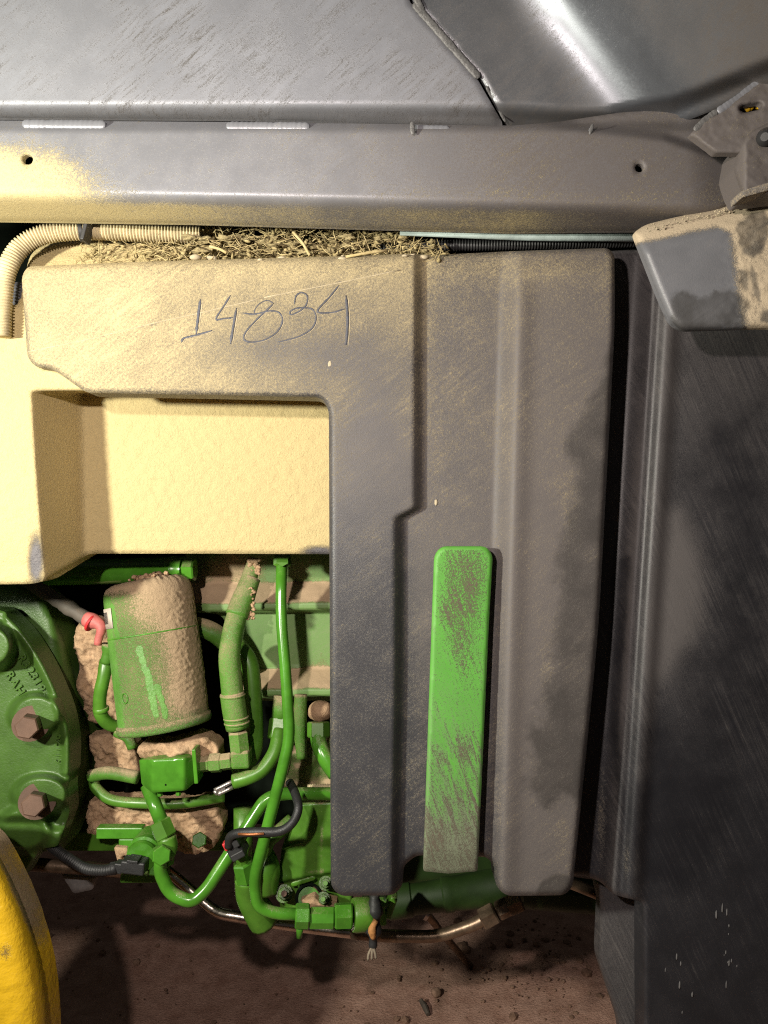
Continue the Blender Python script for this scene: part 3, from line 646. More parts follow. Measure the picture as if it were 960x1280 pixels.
V, Fc = join(parts); tag(mesh_obj('dried_splashes', V, Fc, M['splash'], t), kind='stuff')

# ------------------------------------------------------------------ corner guard
t = thing('corner_guard', (880, 410, 0.72), 'grey plastic corner guard with dusty upper edge and flaking mud', 'guard')
flk = [sd_poly(p, 4) for p in ([(922, 285), (935, 268), (957, 262), (958, 300), (945, 322), (932, 318), (926, 305)], [(925, 340), (932, 338), (937, 352), (934, 362), (926, 358)], [(938, 330), (944, 338), (954, 372), (949, 380), (940, 366)], [(950, 388), (965, 384), (965, 402), (949, 402)])]
low = sd_poly([(832, 372), (850, 358), (880, 368), (910, 362), (935, 372), (940, 415), (845, 418)], 8)
def co_cover(x, y, ds):
    topl = np.interp(x, [793, 830, 870, 920, 960, 1030], [292, 284, 276, 266, 246, 225])
    a = 1.1 * (1 - S(y - topl, 4, 26)) + .9 * S(x + (y - 300) * -.15, 895, 925) - .12
    w = np.maximum.reduce([S(f(x, y), -13, 11) for f in flk] + [S(low(x, y), -14, 14) * .80])
    return a, .22 + .5 * S(y, 280, 300) * (1 - S(y, 300, 400)) * 0 + 0 * x, w
sheet('guard_shell', [(792, 291, 4), (806, 281, 12), (850, 270, 20), (905, 260, 20), (960, 238, 10), (1200, 160, 0), (1200, 425, 0), (960, 410, 0), (852, 413, 10), (838, 404, 10), (822, 368, 20)], lambda x, y: .700 + .022 * (1 - S(y - np.interp(x, [793, 870, 960], [290, 268, 242]), -14, 34)) - .00002 * (x - 800), M['corner'], t, 2.4, 12, 8, .006, cover=co_cover, disp=lambda V, x, y, ds: .0016 * fbm(V, 160, 4, 4) * S(x, 890, 930))
for (x, y, rx, ry) in ((893, 299, 8, 9.5), (867, 390, 11.5, 7)):
    P = W(x + rx * np.cos(np.linspace(0, 5.9, 30)), y + ry * np.sin(np.linspace(0, 5.9, 30)), .7); V, Fc = sweep(P, .0005, 5); mesh_obj('moulded_ring', V, Fc, M['corner'], t)
parts = [blob_vf(w1((x, np.interp(x, [800, 850, 905, 960], [284, 270, 261, 239]) + RNG.uniform(0, 8), .705)), RNG.uniform(.5, 1.5) * .0008, int(x), 1, .5) for x in RNG.uniform(808, 965, 80)]
V, Fc = join(parts); tag(mesh_obj('dust_grains', V, Fc, M['ridge'], t), kind='stuff')

# ------------------------------------------------------------------ engine block
t = thing('engine_block', (330, 1000, 1.06), 'green engine block with two dusty ledges behind the hoses', 'engine block')
eb = interp([(660, 1.055), (728, 1.058), (750, 1.028), (754, 1.022), (763, 1.022), (765, 1.062), (836, 1.064), (858, 1.030), (862, 1.024), (871, 1.024), (873, 1.09), (1010, 1.10)])
def eb_depth(x, y): return eb(y + (x - 340) * .012) + .03 * (1 - S(x, 236, 262))
def eb_cover(x, y, ds):
    yy = y + (x - 340) * .012
    a = 1.2 * S(yy, 728, 738) * (1 - S(yy, 748, 753)) + .95 * S(yy, 832, 846) * (1 - S(yy, 856, 861)) + .55 * G(x, yy, 290, 715, 40, 22) + .35 * G(x, yy, 395, 835, 20, 16) + .2 * (yy < 730)
    return a + .16, .55 + 0 * x, 0 * x
sheet('block_casting', [(232, 660, 0), (450, 660, 0), (450, 876, 0), (300, 876, 0), (296, 800, 8), (276, 768, 8), (232, 764, 0)], eb_depth, M['green_block'], t, 2.2, 3, 0, .05, cover=eb_cover, disp=lambda V, x, y, ds: .004 * fbm(V, 60, 4, 3) * ((y > 724) & (y < 752) | (y > 832) & (y < 858)))
tube('side_tube', [(230, 780, 1.03), (262, 788, 1.02), (285, 806, 1.03), (305, 835, 1.04)], 12, M['green_dusty'], t, smooth=True)
def crust(name, pts, d, parent, amp=.013, seed=1, jit=7, step=1.7, thick=.03):
    return sheet(name, pts, d, M['clay'], parent, step, 10, 8, thick, disp=lambda V, x, y, ds: amp * fbm(V, 45, 5, seed) + amp * .75 * np.abs(fbm(V, 130, 4, seed + 3)), jitter=jit, seed=seed)
o = crust('clay_crust', [(92, 780), (120, 770), (150, 800), (155, 840), (152, 905), (112, 905), (100, 860)], 1.03, None, seed=5); tag(o, 'dried clay crust packed between green housing and filter', 'mud')
o = crust('clay_crust', [(112, 918), (150, 912), (172, 930), (178, 965), (150, 975), (120, 965)], 1.04, None, seed=6); tag(o, 'dried clay lump left of the green bracket below filter', 'mud')
o = crust('clay_crust', [(112, 1002), (160, 998), (210, 1004), (270, 1000), (282, 1030), (268, 1058), (236, 1068), (200, 1060), (165, 1040), (105, 1042)], 1.03, None, seed=7); tag(o, 'broad dried clay cake with green bolt below the bracket', 'mud')
o = crust('clay_crust', [(168, 935), (180, 928), (215, 926), (244, 920), (262, 922), (275, 936), (276, 952), (250, 962), (242, 945), (200, 952), (178, 948)], .955, None, amp=.014, seed=8, jit=5); tag(o, 'rough dried clay heap lying on top of green bracket', 'mud')
o = prism('bolt_head', (250, 1050, 1.02), (249, 1050, .99), 9.5, M['green_clean'], n=6); tag(o, 'small green bolt head in the broad clay cake', 'bolt')

# ------------------------------------------------------------------ filter
t = thing('oil_filter', (205, 915, 0.985), 'green canister filter caked with dried dust, paper label on its left', 'filter')
FA, FB = w1((185, 737, .985)), w1((206, 905, .968))
def build_filter():
    ax = FB - FA; Lf = np.linalg.norm(ax); T = ax / Lf
    u = np.cross(T, [0, 1.0, 0]); u /= np.linalg.norm(u); v = np.cross(T, u)         # u to image left or right, v along view
    if v[1] > 0: v = -v                                                             # v towards the camera
    if u[0] < 0: u = -u                                                             # u to the right
    R = .0565
    prof = [(-.075, 0.0), (-.075, .30), (-.072, .55), (-.062, .78), (-.040, .91), (-.010, .975), (.03, 1.0)]
    ts = [p[0] for p in prof] + list(np.linspace(.04, .955, 110)) + [.965, .985, 1.0, 1.02, 1.03]
    def rad(tt):
        r = np.interp(tt, [p[0] for p in prof], [p[1] for p in prof])
        r = np.where(tt > .325, r * 1.012, r); return r
    n = 200; ang = np.linspace(-np.pi, np.pi, n, endpoint=False)                  # 0 = towards camera, + = right
    tt, aa = np.meshgrid(ts, ang, indexing='ij'); rr = rad(tt) * R
    rr = np.where(tt > .955, np.interp(tt, [.955, .965, 1.0, 1.02, 1.03], [1.012, 1.055, 1.06, 1.03, .3]) * R, rr)
    base = FA + tt[..., None] * ax
    P = base + rr[..., None] * (np.sin(aa)[..., None] * u + np.cos(aa)[..., None] * v)
    Pf = P.reshape(-1, 3); a = aa.ravel(); q = tt.ravel()
    thick = S(a, .30, 1.0) * (1 - S(a, 1.7, 2.3)) * S(q, .0, .08) * (1 - S(q, .82, .97)) + .8 * (1 - S(q, -.07, .0)) * S(a, -.4, .4)
    nz = 1.15 * fbm(Pf, 260, 5, 21); cr = np.clip(thick * (.45 + 1.1 * nz), 0, 1)
    cr = cr + .25 * thick * np.clip(fbm(Pf, 330, 3, 25), 0, 1)
    off = Pf - base.reshape(-1, 3); ln = np.linalg.norm(off, axis=1)[:, None] + 1e-9
    Pf = Pf + off / ln * (.0016 * cr)[:, None] - T * (.004 * cr * (q < .0))[:, None]
    d = .50 + .50 * thick + .35 * (1 - S(q, -.06, .02)) + .22 * S(a, -.35, .2) * (1 - S(q, .0, .42)) - .55 * (1 - S(a, -.95, -.55)) * S(q, -.02, .05) * 1
    d = d + .06 * S(a, 0, .3)
    # finger wiped strokes of clean paint
    for (a0, q0, a1, q1, w) in ((-.02, .42, .10, .64, .085), (.10, .62, .16, .88, .10), (.26, .70, .36, .90, .085), (-.62, .10, -.55, .30, .09)):
        t_ = np.clip((q - q0) / (q1 - q0), 0, 1); dist = np.hypot((a - (a0 + (a1 - a0) * t_)) * 1.25, np.maximum(0, np.maximum(q0 - q, q - q1)) * 3.2)
        dist = dist + .06 * fbm(Pf, 150, 4, 44); d = d - .9 * (1 - S(dist, w * .35, w * 1.05))
    d = np.where(q > .95, .46, d)
    Fc = [[i * n + k, i * n + (k + 1) % n, (i + 1) * n + (k + 1) % n, (i + 1) * n + k] for i in range(len(ts) - 1) for k in range(n)]
    cov = np.stack([np.clip(d, -1, 1.5) - .08, 0 * d + .3, 0 * d], -1)
    can = mesh_obj('canister', Pf, Fc, M['green_filter'], t, True, cov)
    def on(a, q, r): return FA + q * ax + r * (math.sin(a) * u + math.cos(a) * v)
    ring = np.array([on(x, .322, R * 1.008) for x in np.linspace(-1.7, 1.7, 60)]); V, Fc = sweep(ring, .0011, 8); mesh_obj('seam_ring', V, Fc, M['green_filter'], can)
    def patch(a0, a1, q0, q1, r, m=8): 
        V = [on(a0 + (a1 - a0) * i / m, q0 + (q1 - q0) * j, r * 1.0) for j in (0, 1) for i in range(m + 1)] + [on(a0 + (a1 - a0) * i / m, q0 + (q1 - q0) * j, r - .0006) for j in (0, 1) for i in range(m + 1)]
        k = m + 1; Fc = [[i, i + 1, k + i + 1, k + i] for i in range(m)]
        Fc += [[i, 2 * k + i, 2 * k + i + 1, i + 1] for i in range(m)] + [[k + i, k + i + 1, 3 * k + i + 1, 3 * k + i] for i in range(m)]
        return np.array(V), Fc
    V, Fc = patch(-1.24, -.64, .10, .245, R + .0011); lab = mesh_obj('label', V, Fc, M['label'], can)
    bars = []; x = -1.12
    while x < -.82:
        w = random.choice((.012, .02, .03)); bars.append(patch(x, x + w, .125, .21, R + .0014, 1)); x += w + random.choice((.012, .02))
    V, Fc = join(bars); mesh_obj('barcode', V, Fc, M['ink'], lab)
    th = np.linspace(0, 2 * np.pi, 24); ring = np.array([on(-.52 + .085 * math.cos(x), .745 + .035 * math.sin(x), R * 1.012 + .0006) for x in th]); V, Fc = sweep(ring, .0008, 6); mesh_obj('stamped_ring', V, Fc, M['green_filter'], can)
    # clods on the cap
    parts = []
    for k in range(46):
        a_, f_ = random.uniform(-.3, 1.4), random.uniform(.2, .75)
        c = FA - .076 * ax + f_ * R * (math.sin(a_) * u + math.cos(a_) * v) + np.array([0, 0, random.uniform(0, .004)]); parts.append(blob_vf(c, random.uniform(.001, .0045), k, 2, 1.1))
    V, Fc = join(parts); tag(mesh_obj('dust_clods', V, Fc, M['clay'], t), kind='stuff')
M['green_filter'] = surf('dusty_filter_paint', (0.075, 0.25, 0.022), rough=0.42, up=0.3, dust=(0.41, 0.295, 0.18), patch=0.35, fine=0.9, grain=0.08, bump=0.0010, film=(0.20, 0.22, 0.12), lump=.9)
build_filter()

# bracket below the filter
t = thing('filter_bracket', (210, 990, .95), 'bright green angular bracket below the caked filter', 'bracket')
sheet('bracket_cup', [(174, 950, 1), (240, 946, 1), (246, 942, 1), (246, 976, 2), (232, 988, 2), (190, 991, 2), (177, 980, 2)], lambda x, y: .935 + .020 * (1 - S(x, 174, 192)) + .022 * S(x, 228, 248), M['green_clean'], t, 2, 3, 1, .05)
block('side_flange', 241, 937, 246, 980, .932, .96, M['green_clean'], t, rot=.08)
prism('bolt', (200, 990, .95), (200, 995, .95), 3.5, M['green_clean'], t); prism('bolt', (223, 989, .95), (223, 994, .95), 3.5, M['green_clean'], t)
V, Fc = sweep(W([207, 207], [981, 981], [.9345, .937]), .0012, 10); mesh_obj('drain_hole', V, Fc, M['dark'], t)
o = tube('bent_fuel_pipe', [(114, 970, 1.0), (136, 966, .99), (172, 972, .985)], 8, M['green_dusty'], smooth=True); tag(o, 'short dusty green pipe end left of the bracket', 'pipe')
o = tube('fuel_line', [(117, 972, 1.02), (120, 985, 1.01), (140, 1000, 1.0), (180, 1004, .995), (230, 1004, 1.0), (280, 996, 1.02)], 6.5, M['green'], smooth=True); tag(o, 'long green line curving below the bracket', 'pipe')

# vertical feed with nut, elbow and u shaped pipe
t = thing('u_shaped_pipe', (240, 1125, .93), 'green pipe bent into a deep u below the filter bracket', 'pipe')
tube('pipe', [(203, 1068, .918), (199, 1088, .925), (212, 1117, .93), (240, 1128, .93), (258, 1112, .935), (331, 999, .97), (352, 992, .975), (460, 992, .98)], 8, M['green_clean'], t, rad=20)
prism('nut', (201, 1066, .930), (202, 1070, .905), 12, M['green_clean'], t)
t = thing('elbow_fitting', (205, 1060, .935), 'green elbow fitting with hex nut under the filter bracket', 'fitting')
tube('feed_pipe', [(184, 982, .965), (203, 1030, .94)], 8.5, M['green_clean'], t)
prism('nut', (199, 1026, .942), (208, 1047, .938), 14, M['green'], t)
tube('elbow', [(208, 1046, .938), (210, 1060, .936), (205, 1070, .93)], 12, M['green'], t, smooth=True)
prism('cap', (210, 1062, .937), (208, 1080, .937), 9, M['green'], t)
t = thing('solenoid_valve', (185, 1090, .96), 'round green solenoid valve with black plug and bracket', 'valve')
lathe('valve_body', (190, 1052, .99), (176, 1072, .945), [(0, 21), (.75, 21), (.8, 18), (.86, 18), (.9, 19), (1, 18)], M['green_clean'], t, 32)
prism('valve_nut', (196, 1080, .955), (193, 1094, .95), 9, M['green_clean'], t)
block('support_bar', 120, 1035, 178, 1049, .985, 1.0, M['green_clean'], t); block('support_bar', 148, 1049, 178, 1068, .99, 1.0, M['green_clean'], t)
sheet('lug', [(142, 1058, 4), (160, 1060, 4), (164, 1082, 4), (150, 1088, 4)], .975, M['clay'], t, 2, 3, 4, .006, holes=(circle(156, 1073, 4),))
t = thing('black_cable_plug', (130, 1095, .94), 'black corrugated cable ending in plug at the green valve', 'cable')
tube('corrugated_cable', [(64, 1058, .99), (84, 1072, .96), (106, 1085, .945), (128, 1088, .935), (146, 1085, .93)], 6, M['black'], t, smooth=True, corr=3.6, n=14)
block('plug', 150, 1078, 180, 1094, .925, .945, M['black'], t, .002, -.12); block('plug_latch', 142, 1080, 152, 1093, .928, .942, M['black'], t, .0015, -.12)
prism('plug_collar', (138, 1086, .935), (146, 1085, .935), 8, M['black'], t, n=10)
block('plug_rib', 158, 1076, 172, 1080, .922, .94, M['black'], t, .001, -.12)

# ------------------------------------------------------------------ flywheel housing
t = thing('flywheel_housing', (40, 1080, .98), 'green cast housing with raised part numbers and two rusty bolts', 'housing')
fc = lambda x, y, ds: (.12 + .25 * G(x, y, 50, 840, 20, 30), .30 + 0 * x, 0 * x)
def wall_depth(x, y): return 1.035 - .03 * S(x, 110, 60)
sheet('outer_wall', [(-420, 700, 0), (20, 724, 0), (52, 738, 10), (82, 800, 30), (102, 880, 30), (112, 940, 20), (106, 1000, 20), (80, 1062, 6), (-420, 1110, 0)], wall_depth, M['green_cast'], t, 3, 16, 6, .05, cover=fc)
hf = [(-420, 750, 0), (4, 762, 10), (34, 792, 20), (62, 838, 25), (84, 892, 25), (90, 930, 10), (89, 966, 6), (85, 984, 4), (87, 1016, 4), (72, 1058, 4), (50, 1061, 5), (28, 1100, 5), (-420, 1115, 0)]
boss1 = lambda x, y: S(np.hypot(x - 38, (y - 892) * 1.0) - 0, 36, 22) * 0 + S(np.hypot((x - 45) * .8, (y - 893)), 30, 20)
boss2 = lambda x, y: S(np.hypot((x - 52) * .72, (y - 993) * 1.05), 30, 20)
boss0 = lambda x, y: S(np.hypot(x + 8, (y - 808) * .9), 32, 18)
def hs_depth(x, y):
    d = .965 + .0 * x
    rim = np.clip(1 - np.abs(hf_sd(x, y) - 6) / 7, 0, 1) ** .5
    d = d - .012 * rim * (x > 5) * (y < 970) - .026 * boss1(x, y) - .026 * boss2(x, y) - .05 * boss0(x, y)
    d = d + .02 * S(y, 1018, 1030) * S(x, 66, 50) - .018 * S(np.hypot((x - 30) * .9, (y - 1036)), 34, 22)
    return d + .012 * S(np.hypot(x - 72, y - 1020), 22, 10)
hf_sd = sd_poly(hf, 6)
sheet('casting', hf, hs_depth, M['green_cast'], t, 2.2, 5, 6, .03, cover=fc)
for (x, y) in ((36, 907), (44, 1004)):
    b = thing('x', (x, y, .94), None, None); bpy.data.objects.remove(b)
    bh = prism('bolt', (x + 3, y - 3, .945), (x - 3, y + 3, .905), 14.5, M['rusty'], t, n=6, phase=.3)
    lathe('washer', (x + 4, y - 4, .946), (x + 2.5, y - 2.5, .936), [(0, 21), (.2, 22), (1, 22)], M['rusty'], bh, 24)
def text(body, px, py, d, size_px, rot, mat, parent, name):
    cu = bpy.data.curves.new(name, 'FONT'); cu.body = body; cu.size = size_px * pxm(d); cu.extrude = .0020; cu.bevel_depth = .0003; cu.align_x = 'LEFT'; cu.space_character = 1.15
    o = bpy.data.objects.new(name, cu); COL.objects.link(o)
    me = bpy.data.meshes.new_from_object(o.evaluated_get(bpy.context.evaluated_depsgraph_get())); V = np.array([v.co[:] for v in me.vertices]); Fc = [list(p.vertices) for p in me.polygons]
    bpy.data.objects.remove(o); bpy.data.meshes.remove(me)
    ca, sa = math.cos(rot), math.sin(rot); X = V[:, 0] * ca - V[:, 1] * sa; Z = V[:, 0] * sa + V[:, 1] * ca
    c = w1((px, py, d)); return mesh_obj(name, np.stack([X + c[0], c[1] - V[:, 2], Z + c[2]], -1), Fc, mat, parent, False)
text('R323198', 22, 822, .964, 15, math.radians(-57), M['green_cast'], t, 'cast_number')
text('RAH 6', 7, 843, .964, 15, math.radians(-57), M['green_cast'], t, 'cast_number')
text('62119', 71, 917, .964, 13.5, math.radians(-92), M['green_cast'], t, 'cast_number')

# yellow wheel
t_y = sheet('yellow_wheel', [(-300, 1040, 60), (-120, 1030, 60), (-40, 1034, 20), (-12, 1052, 14), (12, 1092, 30), (34, 1142, 40), (52, 1200, 40), (61, 1262, 40), (64, 1520, 0), (-300, 1520, 0)], lambda x, y: .80 + 0 * x, M['yellow'], None, 3, 50, 6, .03, cover=lambda x, y, ds: (.62 * (1 - S(ds, 2, 12)) * (1 - S(y, 1120, 1230)) + .45 * G(x, y, 45, 1115, 14, 50) + .45 * G(x, y, 8, 1190, 14, 18), .05 + 0 * x, 0 * x), disp=lambda V, x, y, ds: .0012 * fbm(V, 70, 3, 3))
tag(t_y, 'bright yellow painted wheel rim with chipped edge at the lower left', 'wheel')

# hydraulic cylinder
t = thing('hydraulic_tube', (160, 712, 1.0), 'dark glossy green horizontal tube with hex plug above filter', 'tube')
lathe('tube_body', (60, 716, 1.02), (230, 712, 1.0), [(0, 16), (.9, 16), (.91, 17.2), (.94, 17.2), (.95, 16.4), (1, 16.2)], M['green_clean'], t, 36)
prism('hex_plug', (229, 712, 1.0), (244, 711.5, 1.0), 15.5, M['green_clean'], t, phase=.25)
o = sheet('shade_sheet', [(70, 690, 0), (250, 690, 0), (236, 770, 10), (160, 800, 10), (110, 780, 10), (70, 740, 6)], 1.12, M['dark'], None, 4, 8, 4, .03); tag(o, 'near black sheet painted as shade behind the filter top', 'panel')  # shade in the gap put in as a near black sheet

# wire loom with pink sleeve
t = thing('wire_loom', (90, 770, .99), 'dusty grey wire loom ending in a pink red sleeve left of filter', 'wire loom')
tube('loom', [(28, 724, 1.0), (62, 744, .985), (90, 762, .975), (112, 776, .97)], [6.5, 8.5, 9, 9], M['grey_wire'], t, smooth=True, wob=.3)
tube('sleeve', [(108, 774, .97), (122, 779, .965), (127, 786, .962), (124, 796, .962), (122, 806, .962)], [9.5, 9, 6.5, 5, 4.5], M['pink'], t, smooth=True, wob=.25)
lathe('tie_ring', (113, 778, .9665), (115.5, 779.5, .9660), [(0, 11), (.5, 11.6), (1, 11)], M['red'], t, 20)
parts = []
for k in range(9): parts.append(sweep(catmull(W([98 + k * 1.4, 99 + k * .9, 100 + k * .7, 99 + k * .2], [782, 805, 830, 845 + (k % 3) * 6], [1.05, 1.045, 1.05, 1.055])), .0011, 6))
V, Fc = join(parts); o = mesh_obj('hanging_wires', V, Fc, M['grey_wire']); tag(o, 'bunch of thin brown wires hanging under the loom', 'wires')
t = thing('short_hose', (135, 900, .98), 'short curved green hose left of the filter', 'hose')
tube('hose', [(133, 824, .975), (130, 845, .97), (125, 870, .97), (126, 893, .975), (138, 906, .985), (156, 909, 1.0)], 8, M['green'], t, smooth=True, wob=.1)
tube('end_piece', [(138, 806, .97), (135, 818, .97), (133, 828, .972)], [11, 8, 7], M['green_dusty'], t, smooth=True, wob=.5); lathe('clamp', (126, 884, .973), (126.5, 889, .974), [(0, 9), (.2, 9.8), (.8, 9.8), (1, 9)], M['green'], t, 16)
o = tube('stub_pipe', [(146, 915, .99), (160, 922, .985), (166, 935, .985)], 6.5, M['green_dusty'], smooth=True); tag(o, 'green stub pipe in clay under the filter rim', 'pipe')

# ------------------------------------------------------------------ hoses and pipes before the block
t = thing('dusty_hose', (300, 910, .955), 'thick dusty green hose arching down to an elbow beside filter', 'hose')
tube('hose', [(318, 703, .985), (309, 730, .975), (299, 760, .965), (291, 790, .955), (287, 820, .95), (289, 850, .95), (292, 880, .95)], [9, 11, 13, 13, 13.5, 13.5, 13.5], M['green_dusty'], t, smooth=True, n=20)
tube('sleeve', [(315, 722, .978), (305, 746, .97), (296, 770, .961)], [11, 14, 14.5], M['green_dusty'], t, smooth=True, n=20)
tube('end_sleeve', [(290, 866, .949), (293, 888, .949), (297, 910, .95)], [15, 15, 14.5], M['green_dusty'], t, smooth=True, n=20)
for y in (868, 896, 902): lathe('crimp', (290.5 + (y - 866) * .15, y, .949), (290.7 + (y - 866) * .15, y + 3, .949), [(0, 15), (.3, 15.8), (.7, 15.8), (1, 15)], M['green_dusty'], t, 24)
prism('nut', (297, 913, .95), (300, 940, .95), 13, M['green_dusty'], t, phase=.3, chamfer=.2)
V, Fc = join([blob_vf(w1((318 + RNG.uniform(-6, 6), 706 + RNG.uniform(-6, 12), .975)), RNG.uniform(.0012, .004), k, 2, 1.1) for k in range(34)]); mesh_obj('mud_cap', V, Fc, M['clay'], t)
V, Fc = join([blob_vf(w1((RNG.uniform(303, 318), 0, .962)) * np.array([1, 1, 0]) + np.array([0, 0, w1((0, RNG.uniform(735, 775), .962))[2]]), RNG.uniform(.0008, .0024), k, 2, 1.1) for k in range(70)]); mesh_obj('mud_crust', V, Fc, M['clay'], t)
t = thing('hose_elbow', (292, 955, .95), 'green square elbow joining the dusty hose to bracket', 'fitting')
block('elbow_body', 288, 940, 311, 962, .938, .965, M['green_dusty'], t, .003, .05); prism('nut', (276, 953, .952), (290, 951, .952), 10.5, M['green_dusty'], t); prism('collar', (246, 956, .955), (262, 954, .955), 10, M['green_dusty'], t); prism('collar', (262, 954, .953), (277, 953, .953), 12, M['green_dusty'], t)
t = thing('long_thin_pipe', (350, 1140, .93), 'long thin green pipe running the full height before the block', 'pipe')
tube('pipe', [(352, 700, .965), (351, 770, .95), (358, 850, .935), (362, 922, .925), (354, 958, .92), (317, 1100, .92), (322, 1134, .925), (345, 1142, .93), (378, 1143, .935)], 7.2, M['green_clean'], t, rad=30, n=16)
lathe('end_bolt', (352, 700, .975), (353, 700, .95), [(0, 12), (.6, 12), (.7, 8), (1, 8)], M['green'], t, 6, False)
prism('banjo', (347, 702, .965), (362, 700, .962), 8, M['green_clean'], t)
o = tube('dark_green_hose', [(296, 806, 1.0), (312, 830, .995), (317, 880, .99), (318, 930, .99), (310, 950, .99), (292, 962, .99)], 11, M['green'], smooth=True); tag(o, 'dark green hose directly behind the dusty hose', 'hose')
t = thing('s_bent_pipe', (330, 965, .96), 'short green pipe curving down left from a nut behind thin pipe', 'pipe')
tube('pipe', [(349, 912, .985), (344, 938, .97), (330, 960, .96), (312, 971, .955), (292, 977, .955)], 9, M['green'], t, smooth=True, n=16)
prism('nut', (350, 898, .995), (347, 924, .985), 13, M['green'], t); tube('boss', [(354, 870, 1.0), (351, 900, .995)], 12, M['green_dusty'], t)
t = thing('zinc_clip', (280, 980, .95), 'small bare metal spring clip below the elbow', 'clip')
tube('wire', [(292, 976, .95), (280, 982, .948), (268, 988, .945)], 2.6, M['zinc'], t); tube('wire', [(291, 984, .95), (281, 989, .948), (272, 993, .945)], 2.6, M['zinc'], t); block('plate', 268, 984, 282, 992, .946, .95, M['zinc'], t, .001, .4); tube('wire', [(268, 988, .945), (272, 993, .945)], 2.6, M['zinc'], t)
t = thing('valve_cover_fitting', (398, 930, .98), 'green bent fitting with clay cap beside the black shield', 'fitting')
tube('pipe', [(398, 905, .985), (398, 925, .975), (405, 945, .965), (420, 968, .96)], 10, M['green_clean'], t, smooth=True, n=16); prism('nut', (398, 902, .985), (398, 922, .98), 14, M['green'], t)
V, Fc = blob_vf(w1((400, 889, .985)), .019, 4, 3, .25, (.85, .8, .75)); mesh_obj('clay_cap', V, Fc, M['clay'], t)
o = tube('dusty_rod', [(376, 868, 1.0), (375, 905, .995), (377, 948, .99)], [8, 9, 6], M['green_dusty'], smooth=True); tag(o, 'dusty green rod between thin pipe and clay capped fitting', 'rod')
o = sheet('lower_casting', [(340, 930, 4), (450, 915, 4), (450, 985, 4), (345, 985, 4)], lambda x, y: 1.03 + .02 * fbm(np.stack([x, y, 0 * x], -1), .05, 3, 5), M['green_dusty'], None, 2.5, 6, 4, .03, cover=lambda x, y, ds: (.15 + .3 * S(y, 960, 980), 0 * x + .2, 0 * x)); tag(o, 'dusty green casting behind the upper pipe bends', 'casting')
o = tube('threaded_rod', [(385, 984, .99), (450, 983, .985)], 3.6, M['conduit'], corr=3, n=10); tag(o, 'thin ribbed tan rod above the horizontal green pipe', 'rod')

# fuel pump plate
t = thing('fuel_pump', (390, 1130, .985), 'green pump housing with studs in front of the black shield edge', 'pump')
pp = [(372, 1004, 3), (440, 1000, 3), (440, 1140, 3), (352, 1142, 8), (346, 1112, 10), (352, 1060, 8)]
sheet('pump_body', pp, lambda x, y: 1.0 + .010 * S(y, 1095, 1085) * 0 - .012 * S(np.hypot(x - 420, y - 1010), 90, 40) + .012 * S(y - (1102 - (x - 360) * .18), -3, 2), M['green'], t, 2, 4, 4, .05, cover=lambda x, y, ds: (.05 + .5 * G(x, y, 402, 1050, 4, 45) + .45 * G(x, y, 390, 1090, 24, 5), .1 + 0 * x, 0 * x))
bead('cast_seam', [(352, 1062, .998), (372, 1054, .993), (405, 1049, .99)], 1.3, M['green'], t); bead('cast_rib', [(364, 1106, .998), (394, 1097, .998)], 3, M['green'], t)
for (x, y, r) in ((355, 1117, 10.5), (407, 1104, 8.5), (404, 1124, 8.5)):
    st = prism('stud', (x, y, 1.005), (x, y, .955), r * .35, M['rusty' if r > 10 else 'green'], t, 10, smooth=False); prism('nut', (x, y, 1.005), (x, y, .972), r * .75, M['green_cast'], st); lathe('washer', (x, y, 1.005), (x, y, .990), [(0, r), (1, r)], M['green_cast'], st, 20)
lathe('port_ring', (386, 1122, 1.008), (386, 1122, .996), [(0, 17), (.9, 17), (1, 15.5), (1, 13.5), (.5, 13.5)], M['dark'], t, 32)
lathe('port_cap', (386, 1123, 1.008), (386, 1123, .990), [(0, 13), (1, 13)], M['green_clean'], t, 32)
o = crust('clay_crust', [(375, 1124, 2), (392, 1120, 2), (404, 1130, 2), (420, 1134, 2), (380, 1136, 2)], .975, None, amp=.006, seed=12, jit=3); tag(o, 'small reddish clay patch on the pump above the hex fitting', 'mud')
t = thing('sensor', (310, 1090, .95), 'green hex sensor with black plug between the crossing pipes', 'sensor')
prism('hex_body', (303, 1077, .955), (308, 1100, .96), 13.5, M['green_clean'], t, phase=.3); prism('neck', (300, 1066, .95), (304, 1080, .955), 8.5, M['green'], t, n=8)
tube('casting', [(308, 1095, .965), (312, 1120, .98), (330, 1150, 1.0)], [15, 17, 20], M['green'], t, smooth=True)
block('plug', 284, 1056, 304, 1074, .93, .955, M['black_dusty'], t, .002, .5); block('plug_collar', 288, 1066, 306, 1075, .926, .955, M['black_dusty'], t, .0015, .5); block('red_latch', 279, 1054, 285, 1064, .928, .94, M['red'], t, .001, .5); block('plug_rib', 290, 1050, 298, 1060, .922, .94, M['black_dusty'], t, .001, .5)
o = tube('ribbed_boss', [(326, 1062, 1.0), (333, 1085, .985), (332, 1112, .99)], [13, 17, 15], M['green'], smooth=True, n=20); tag(o, 'bulging green boss right of the sensor', 'casting')
o = tube('rear_pipe', [(304, 1010, 1.05), (304, 1080, 1.05)], 12, M['green'],); tag(o, 'dark green upright pipe far behind the crossing pipes', 'pipe')
o = tube('rear_branch', [(365, 1025, 1.0), (348, 1040, .99), (335, 1052, .985), (328, 1075, .985)], 9, M['green'], smooth=True); tag(o, 'green branch pipe leading up from the bulging boss', 'pipe')
t = thing('black_cable', (350, 1045, .92), 'black cable looping over the pipes to the sensor plug', 'cable')
